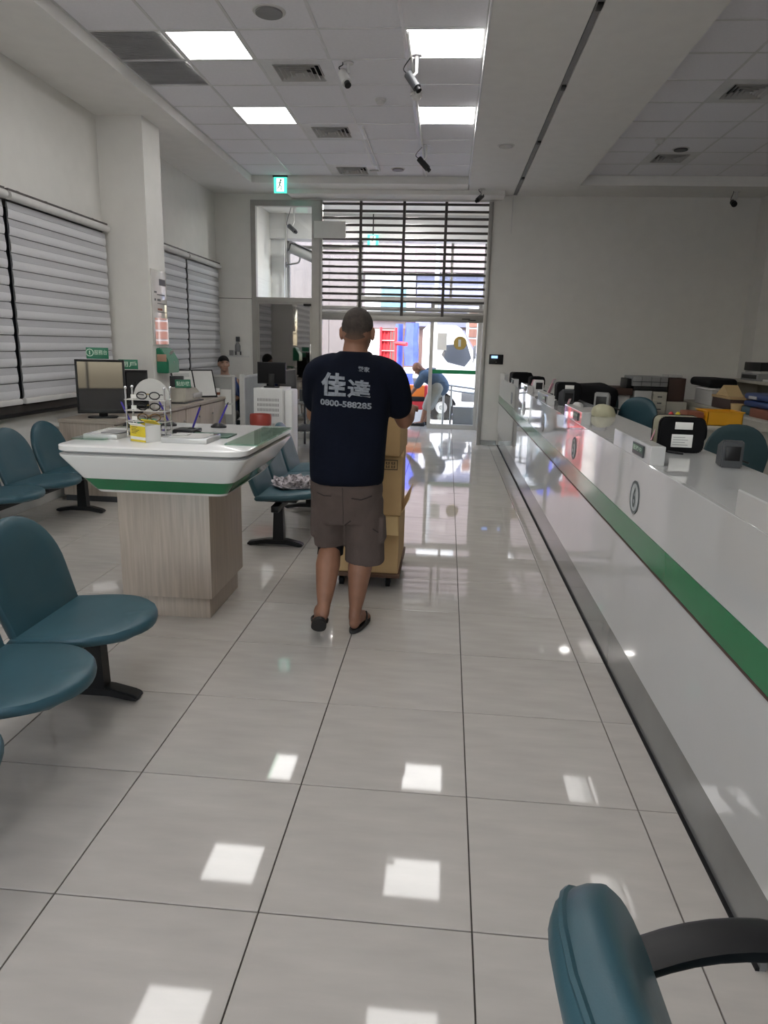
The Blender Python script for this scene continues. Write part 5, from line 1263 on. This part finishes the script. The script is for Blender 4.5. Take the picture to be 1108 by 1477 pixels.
def hair_shell(T, par, mm, grow=1.03, low=-.02, fringe=.03, backlow=-.06):
    """close cropped hair: a shell over the skull, lower at the nape than on the brow"""
    bm = B(); n, mrow = 40, 18; rows = []
    for j in range(mrow+1):
        r_ = []
        for i in range(n):
            a = 2*pi*i/n; back = .5-.5*math.sin(a); side = abs(math.cos(a))
            zl = fringe*(1-back)+backlow*back+ (0 if side < .75 else .02)
            zt = .03+.088*grow
            ph = j/mrow
            elev = pi/2*(1-ph)
            zmin = zl
            z0 = .03+.088*grow*math.sin(elev)
            if ph > 0:
                thm = math.asin(max(-.98, min(.98, (zmin-.03)/(.088*grow)))); elev = pi/2+(thm-pi/2)*ph
                z0 = .03+.088*grow*math.sin(elev)
            k = math.cos(elev) if z0 > .03 else 1-.16*((.03-z0)/.086)**1.4
            x = .077*grow*k*math.cos(a); y = -.012+.098*grow*k*math.sin(a)
            if z0 < .03 and y < 0: y = y*1.0-.004; x *= 1.02
            r_.append((x, y, z0))
        rows.append(r_)
    rows[0] = [(p[0]*.0+.001*math.cos(2*pi*i/n), -.012+.001*math.sin(2*pi*i/n), p[2]) for i, p in enumerate(rows[0])]
    loft(bm, rows, cap=False); bmesh.ops.contextual_create(bm, geom=[]) if False else None
    bmesh.ops.recalc_face_normals(bm, faces=bm.faces[:]); bmesh.ops.solidify(bm, geom=bm.faces[:], thickness=.003)
    bm.transform(T); return obj('hair', bm, mm, par)

# ---- mover in the navy shirt, seen from behind
t = thing('person', 'person in a navy printed T-shirt and brown shorts pushing the cartons', 'person', (-.52, 3.72, 0))
hc = V((-.475, 3.79, 1.628))
Rh = Matrix.Rotation(math.radians(-3), 3, 'Z') @ Matrix.Rotation(math.radians(-10), 3, 'X')
bm = B(); TH = head(bm, hc, Rh, 1.04)
limb(bm, [(-.478, 3.765, 1.58), (-.485, 3.745, 1.50), (-.49, 3.74, 1.42)], [.063, .068, .085], 16, 3)
limb(bm, [(-.49, 3.74, 1.36), (-.50, 3.74, 1.10), (-.51, 3.74, .90)], [.12, .13, .13], 18, 3)
# arms
LS, LE, LW = V((-.655, 3.74, 1.42)), V((-.725, 3.90, 1.18)), V((-.60, 4.17, 1.205))
RS, RE, RW = V((-.315, 3.74, 1.42)), V((-.222, 3.87, 1.165)), V((-.198, 4.13, 1.205))
for S, E_, W_ in ((LS, LE, LW), (RS, RE, RW)):
    limb(bm, [S, S.lerp(E_, .5), E_], [.058, .055, .045], 14, 3)
    limb(bm, [E_, E_.lerp(W_, .3), E_.lerp(W_, .75), W_], [.045, .047, .034, .028], 14, 3)
hand(bm, RW, (.0, 1, .10), (0, -.05, -1), (-1, 0, 0), .19, .30)
hand(bm, LW, (.1, 1, .05), (0, -.05, -1), (1, 0, 0), .19, .30)
# legs
LH, LK, LA = V((-.605, 3.76, .86)), V((-.605, 3.765, .47)), V((-.600, 3.490, .165))
RH, RK, RA_ = V((-.425, 3.76, .86)), V((-.425, 3.77, .47)), V((-.452, 3.665, .085))
for Hh, K, A in ((LH, LK, LA), (RH, RK, RA_)):
    limb(bm, [Hh, Hh.lerp(K, .5), K], [.095, .085, .060], 16, 3)
    d = A-K; back = V((0, -.022, 0))
    limb(bm, [K, K+d*.28+back, K+d*.62+back*.5, K+d*.86, A], [.058, .068, .052, .036, .034], 16, 3)
def foot(bm, ank, heel, toe, up, s=1.):
    heel, toe, ank, up = V(heel), V(toe), V(ank), V(up).normalized(); d = (toe-heel); L = d.length; f = d.normalized(); sd = f.cross(up).normalized()
    R_ = Matrix((sd, f, up)).transposed().to_4x4()
    ball(bm, heel+f*.032+up*.032, (.031, .036, .036), R_, 14)
    limb(bm, [ank, heel+f*.06+up*.055], [.034, .038], 12, 2)
    limb(bm, [heel+f*.06+up*.048, heel+f*L*.52+up*.034, heel+f*L*.72+up*.024], [.040, .036, .028], 14, 3)
    ball(bm, heel+f*L*.68+up*.018, (.046, .055, .018), R_, 14)
    for i in range(5):
        u = -.036+.018*i; bs = heel+f*L*(.76-.012*abs(i-1))+sd*u*s+up*.014; limb(bm, [bs, bs+f*(L*.20-.012*(i if s > 0 else 4-i))+up*-.002], [.012 if (i == (0 if s > 0 else 4)) else .009, .010 if (i == (0 if s > 0 else 4)) else .0075], 8, 1)
rh_, rt_ = V((-.458, 3.635, .022)), V((-.405, 3.885, .022))
lt_, lh_ = V((-.648, 3.620, .028)), V((-.608, 3.455, .165))
foot(bm, RA_, rh_, rt_, (0, 0, 1), -1)
lup = V((0, .70, .72)); foot(bm, LA, lh_, lt_+V((0, .02, 0)), lup, 1)
fuse('body', bm, .0062, 'skin', t, 4, .5)
hr = hair_shell(TH, t, 'hair', 1.012, backlow=-.056, fringe=.055)
# T-shirt
bm = B()
def tor(z, cx_, cy_, a, b2, n=28): return [(cx_+a*math.copysign(abs(math.cos(2*pi*i/n))**.85, math.cos(2*pi*i/n)), cy_+b2*math.copysign(abs(math.sin(2*pi*i/n))**.9, math.sin(2*pi*i/n)), z) for i in range(n)]
loft(bm, [tor(.842, -.515, 3.735, .198, .155), tor(.87, -.515, 3.735, .203, .160), tor(1.0, -.512, 3.74, .205, .165), tor(1.15, -.506, 3.745, .207, .160), tor(1.28, -.497, 3.745, .212, .150), tor(1.38, -.49, 3.745, .218, .138), tor(1.44, -.488, 3.745, .205, .118), tor(1.485, -.487, 3.745, .155, .095), tor(1.515, -.485, 3.748, .095, .085), tor(1.53, -.483, 3.75, .082, .080)])
for S, E_, W_ in ((LS, LE, LW), (RS, RE, RW)):
    sgn = -1 if S.x < -.5 else 1
    limb(bm, [S+V((-.06*sgn, 0, .03)), S+V((.015*sgn, .0, -.01)), S.lerp(E_, .45)+V((.008*sgn, 0, 0)), S.lerp(E_, .64)], [.072, .082, .083, .080], 18, 4)
wob(bm, .010, 5.0)
sh = fuse('shirt', bm, .0085, 'navy', t, 5, .5)
L0 = rloc(t)
bsh = bmesh.new(); bsh.from_mesh(sh.data); bvh = BVHTree.FromBMesh(bsh)
def on_shirt(name, s, xl, xr, zl, zr, h, bold, mm='print'):
    """letters pressed onto the back of the shirt"""
    g_ = text_bm(s, bold); bmesh.ops.triangulate(g_, faces=g_.faces[:])
    for it in range(5):
        lim = .012
        W_ = xr-xl
        es = [e for e in g_.edges if math.hypot((e.verts[0].co.x-e.verts[1].co.x)*W_, (e.verts[0].co.y-e.verts[1].co.y)*h) > lim]
        if not es: break
        bmesh.ops.subdivide_edges(g_, edges=es, cuts=1); bmesh.ops.triangulate(g_, faces=g_.faces[:])
    for v in g_.verts:
        x = xl+(xr-xl)*v.co.x; z = zl+(zr-zl)*v.co.x+h*v.co.y
        hit, nn, _, _ = bvh.ray_cast(V((x, 2.5, z))-L0, V((0, 1, 0)))
        y = (hit.y+L0.y-.0025) if hit else 3.6
        v.co = V((x, y, z))
    o = obj(name, g_, mm, sh, smooth=False)
    return o
on_shirt('printed_lettering', '\u4f73', -.640, -.508, 1.308, 1.302, .118, .032)
on_shirt('printed_lettering', '\u9054', -.500, -.382, 1.302, 1.292, .094, .028)
on_shirt('printed_lettering', '\u642c\u5bb6', -.450, -.392, 1.434, 1.428, .026, .02)
on_shirt('printed_number', '0800-588285', -.642, -.376, 1.260, 1.244, .031, .035)
bsh.free()
bm = B(); n = 30
ringc = [(-.483+.083*math.cos(2*pi*i/n), 3.757+.080*math.sin(2*pi*i/n), 1.512+.018*math.sin(2*pi*i/n)) for i in range(n+1)]
tube(bm, ringc, .0085, 8); obj('collar', bm, 'navy', sh)
bm = B(); tube(bm, [(p[0]*1.0, p[1]-.006, p[2]+.008) for p in ringc[n//2+2:n-2]], .0035, 6); obj('collar_tape', bm, 'paper', sh)
# shorts
bm = B()
loft(bm, [tor(.62, -.515, 3.75, .155, .13), tor(.72, -.515, 3.75, .188, .15), tor(.80, -.515, 3.745, .198, .158), tor(.90, -.515, 3.745, .190, .15)])
def leg_loft(bm, pts, rr):
    n = 22; loft(bm, [[(p[0]+r*1.0*math.cos(2*pi*i/n), p[1]+r*1.05*math.sin(2*pi*i/n), p[2]) for i in range(n)] for p, r in zip(pts, rr)])
leg_loft(bm, [(-.612, 3.77, .475), (-.612, 3.765, .56), (-.608, 3.755, .66), (-.60, 3.75, .76)], [.092, .097, .104, .108])
leg_loft(bm, [(-.415, 3.77, .385), (-.415, 3.768, .48), (-.418, 3.76, .60), (-.425, 3.75, .75)], [.108, .108, .110, .112])
box(bm, -.715, -.695, 3.70, 3.82, .53, .65, .008); box(bm, -.318, -.298, 3.70, 3.82, .51, .65, .008)
wob(bm, .010, 8)
so_ = fuse('shorts', bm, .0085, 'shorts', t, 4, .5)
bb = bmesh.new(); bb.from_mesh(so_.data); bv2 = BVHTree.FromBMesh(bb)
def on_shorts(name, pts, r):
    P = []
    for k in range(len(pts)-1):
        for q in range(8):
            u = q/8; x = pts[k][0]*(1-u)+pts[k+1][0]*u; z = pts[k][1]*(1-u)+pts[k+1][1]*u
            hit = bv2.ray_cast(V((x, 2.5, z))-L0, V((0, 1, 0)))[0]
            if hit: P.append((x, hit.y+L0.y-.001, z))
    if len(P) > 2:
        bm = B(); tube(bm, P, r, 6); obj(name, bm, 'shortsd', so_)
on_shorts('back_pocket', [(-.66, .795), (-.62, .785), (-.57, .788)], .003)
on_shorts('back_pocket', [(-.47, .778), (-.42, .770), (-.36, .790)], .004)
on_shorts('seat_seam', [(-.517, .835), (-.514, .70), (-.516, .62)], .0016)
on_shorts('leg_crease', [(-.512, .62), (-.470, .655)], .003)
on_shorts('pocket_flap', [(-.36, .60), (-.33, .57)], .003)
bb.free()
bm = B(); leg_loft(bm, [(-.604, 3.745, .425), (-.604, 3.755, .45), (-.605, 3.77, .52)], [.073, .072, .078]); obj('knee_brace', bm, 'blackm', t)
# flip-flops
def sandal(heel, toe, up, s):
    heel, toe, up = V(heel), V(toe), V(up).normalized(); f = (toe-heel).normalized(); sd = f.cross(up).normalized(); L = (toe-heel).length+.02
    out = []
    for k in range(28):
        a = 2*pi*k/28; u = math.cos(a); w = .040+.010*max(0, u)
        out.append((u*L/2, math.sin(a)*w))
    c = heel+f*(L/2-.015)
    bm = B(); loft(bm, [[c+f*p[0]*q+sd*p[1]*q+up*h for p in out] for q, h in ((.97, -.020), (1, -.017), (1, -.004), (.97, 0))])
    o = obj('sandal', bm, 'sand', t)
    bm = B()
    A0 = c+f*L*.30+up*.003; 
    for sg in (-1, 1):
        tube(bm, [A0, A0-f*.03+sd*sg*.020+up*.045, c+f*.00+sd*sg*.042+up*.026, c-f*.02+sd*sg*.040+up*.0], .006, 8, 4)
    obj('strap', bm, 'sand', o)
sandal(rh_+V((0, 0, 0)), rt_+V((0, 0, 0)), (0, 0, 1), 1)
sandal(lh_+V((0, -.003, -.003)), lt_, lup, 1)

# ---- officer seated behind the partition
OFF = t = thing('person', 'person with black hair in a dark shirt seated behind the grey partition', 'person', (-3.0, 9.55, 0))
bm = B(); hc = V((-3.02, 9.5, 1.235)); Rh = Matrix.Rotation(math.radians(-152), 3, 'Z') @ Matrix.Rotation(math.radians(4), 3, 'X')
TO = head(bm, hc, Rh, .98)
limb(bm, [hc+V((0, .03, -.06)), hc+V((0, .03, -.17))], [.055, .062], 14, 2)
limb(bm, [(-3.02, 9.55, 1.0), (-3.02, 9.56, .75), (-3.02, 9.57, .5)], [.11, .13, .14], 16, 3)
for s in (-1, 1):
    limb(bm, [(-3.02+s*.17, 9.55, .98), (-3.02+s*.21, 9.47, .76), (-3.02+s*.12, 9.24, .72)], [.052, .044, .028], 12, 3)
    hand(bm, (-3.02+s*.12, 9.24, .72), (-.2*s, -1, 0), (0, 0, -1), (-s, 0, 0), .18, .3)
    limb(bm, [(-3.02+s*.10, 9.57, .50), (-3.02+s*.11, 9.2, .50)], [.085, .06], 12, 2); limb(bm, [(-3.02+s*.11, 9.2, .48), (-3.02+s*.11, 9.22, .08)], [.055, .038], 12, 2)
    limb(bm, [(-3.02+s*.11, 9.22, .04), (-3.02+s*.11, 9.08, .035)], [.038, .034], 12, 1)
fuse('body', bm, .008, 'skinl', t, 3, .5)
face_parts(TO, t); hair_shell(TO, t, 'hairb', 1.10, backlow=-.055, fringe=.045)
bm = B()
def tor2(z, a, b2): return [(-3.02+a*math.cos(2*pi*i/24), 9.56+b2*math.sin(2*pi*i/24), z) for i in range(24)]
loft(bm, [tor2(.44, .17, .14), tor2(.7, .17, .14), tor2(.95, .20, .13), tor2(1.02, .15, .10), tor2(1.06, .075, .07)])
for s in (-1, 1): limb(bm, [(-3.02+s*.13, 9.55, .98), (-3.02+s*.205, 9.48, .78)], [.075, .065], 14, 2)
fuse('shirt', bm, .012, 'bluep', t, 3, .5)
bm = B()
for s in (-1, 1): limb(bm, [(-3.02+s*.10, 9.58, .48), (-3.02+s*.11, 9.2, .50), (-3.02+s*.11, 9.2, .46), (-3.02+s*.11, 9.22, .12)], [.10, .075, .07, .06], 12, 2)
fuse('trousers', bm, .014, 'dgrey', t, 2, .5)
t = thing('office_chair', 'dark office chair under the officer behind the partition', 'chair', (-3.02, 9.6, 0))
obj('seat', box(B(), -3.26, -2.78, 9.35, 9.85, .335, .375, .012), 'teald', t); obj('backrest', box(B(), -3.22, -2.82, 9.78, 9.83, .42, .86, .02), 'teald', t)
bm = B(); cyl(bm, (-3.02, 9.6, .05), (-3.02, 9.6, .34), .03, .03, 12); obj('column', bm, 'black', t)
for k in range(5):
    bm = B(); a = 2*pi*k/5; tube(bm, [(-3.02, 9.6, .07), (-3.02+.26*math.cos(a), 9.6+.26*math.sin(a), .022)], [.025, .02], 8); obj('leg', bm, 'black', t)
obj('back_post', box(B(), -3.05, -2.99, 9.83, 9.85, .30, .7, .004), 'black', t)

t.location += V((-.28, .93, 0)); OFF.location += V((-.28, .93, 0))

# ---- man bending over outside
t = thing('person', 'person with a shaved head in a blue shirt bending over at the entrance', 'person', (-.42, 14.2, 0))
bm = B(); hc = V((-.585, 14.2, 1.135)); 
yv = V((-.62, 0, -.78)); zv = V((-.78, 0, .62)).normalized(); xv = yv.cross(zv); Rb = Matrix((xv, yv, zv)).transposed()
TB = head(bm, hc, Rb, 1.0)
limb(bm, [(-.54, 14.2, 1.13), (-.45, 14.2, 1.07)], [.06, .068], 14, 2)
limb(bm, [(-.42, 14.2, 1.02), (-.28, 14.2, .97), (-.16, 14.2, .84)], [.10, .12, .12], 16, 3)
for s in (-1, 1):
    y0 = 14.2+s*.17
    limb(bm, [(-.45, y0, 1.0), (-.58, y0, .80), (-.70, 14.2+s*.12, .63)], [.055, .045, .030], 12, 3); hand(bm, (-.70, 14.2+s*.12, .63), (-.7, -.1*s, -.7), (-.3, 0, -.3), (0, -s, 0), .18, .5)
    h0 = 14.2+s*.10
    limb(bm, [(-.19, h0, .78), (-.34+.03*s, h0, .45)], [.085, .058], 14, 2); limb(bm, [(-.34+.03*s, h0, .45), (-.37+.03*s, h0, .30), (-.42+.04*s, h0, .08)], [.060, .06, .036], 14, 3)
    limb(bm, [(-.42+.04*s, h0, .07), (-.56+.04*s, h0, .05)], [.04, .035], 12, 2)
fuse('body', bm, .009, 'skin', t, 3, .5); face_parts(TB, t)
bm = B(); limb(bm, [(-.47, 14.2, 1.05), (-.42, 14.2, 1.02), (-.28, 14.2, .97), (-.15, 14.2, .85), (-.12, 14.2, .78)], [.090, .145, .170, .185, .180], 18, 3)
for s in (-1, 1): limb(bm, [(-.40, 14.2+s*.12, 1.02), (-.45, 14.2+s*.17, 1.0), (-.515, 14.2+s*.17, .90), (-.565, 14.2+s*.17, .82)], [.095, .088, .082, .076], 14, 2)
fuse('shirt', wob(bm, .01, 6), .012, 'shirtb', t, 3, .5)
bm = B(); limb(bm, [(-.15, 14.2, .82), (-.18, 14.2, .72)], [.172, .165], 16, 2)
for s in (-1, 1): limb(bm, [(-.17, 14.2+s*.10, .78), (-.27+.02*s, 14.2+s*.10, .57), (-.335+.03*s, 14.2+s*.10, .40)], [.130, .112, .096], 14, 2)
fuse('shorts', bm, .012, 'shortg', t, 3, .5)
for s in (-1, 1):
    h0 = 14.2+s*.10; bm = B(); limb(bm, [(-.395+.04*s, h0, .052), (-.50+.04*s, h0, .045), (-.61+.04*s, h0, .035)], [.052, .046, .033], 14, 2)
    for v in bm.verts: v.co.z = max(v.co.z, .004)
    sh_ = obj('shoe', bm, 'black', t); obj('sole', box(B(), -.65+.04*s, -.345+.04*s, h0-.042, h0+.042, 0, .014, .006), 'lgrey', sh_)
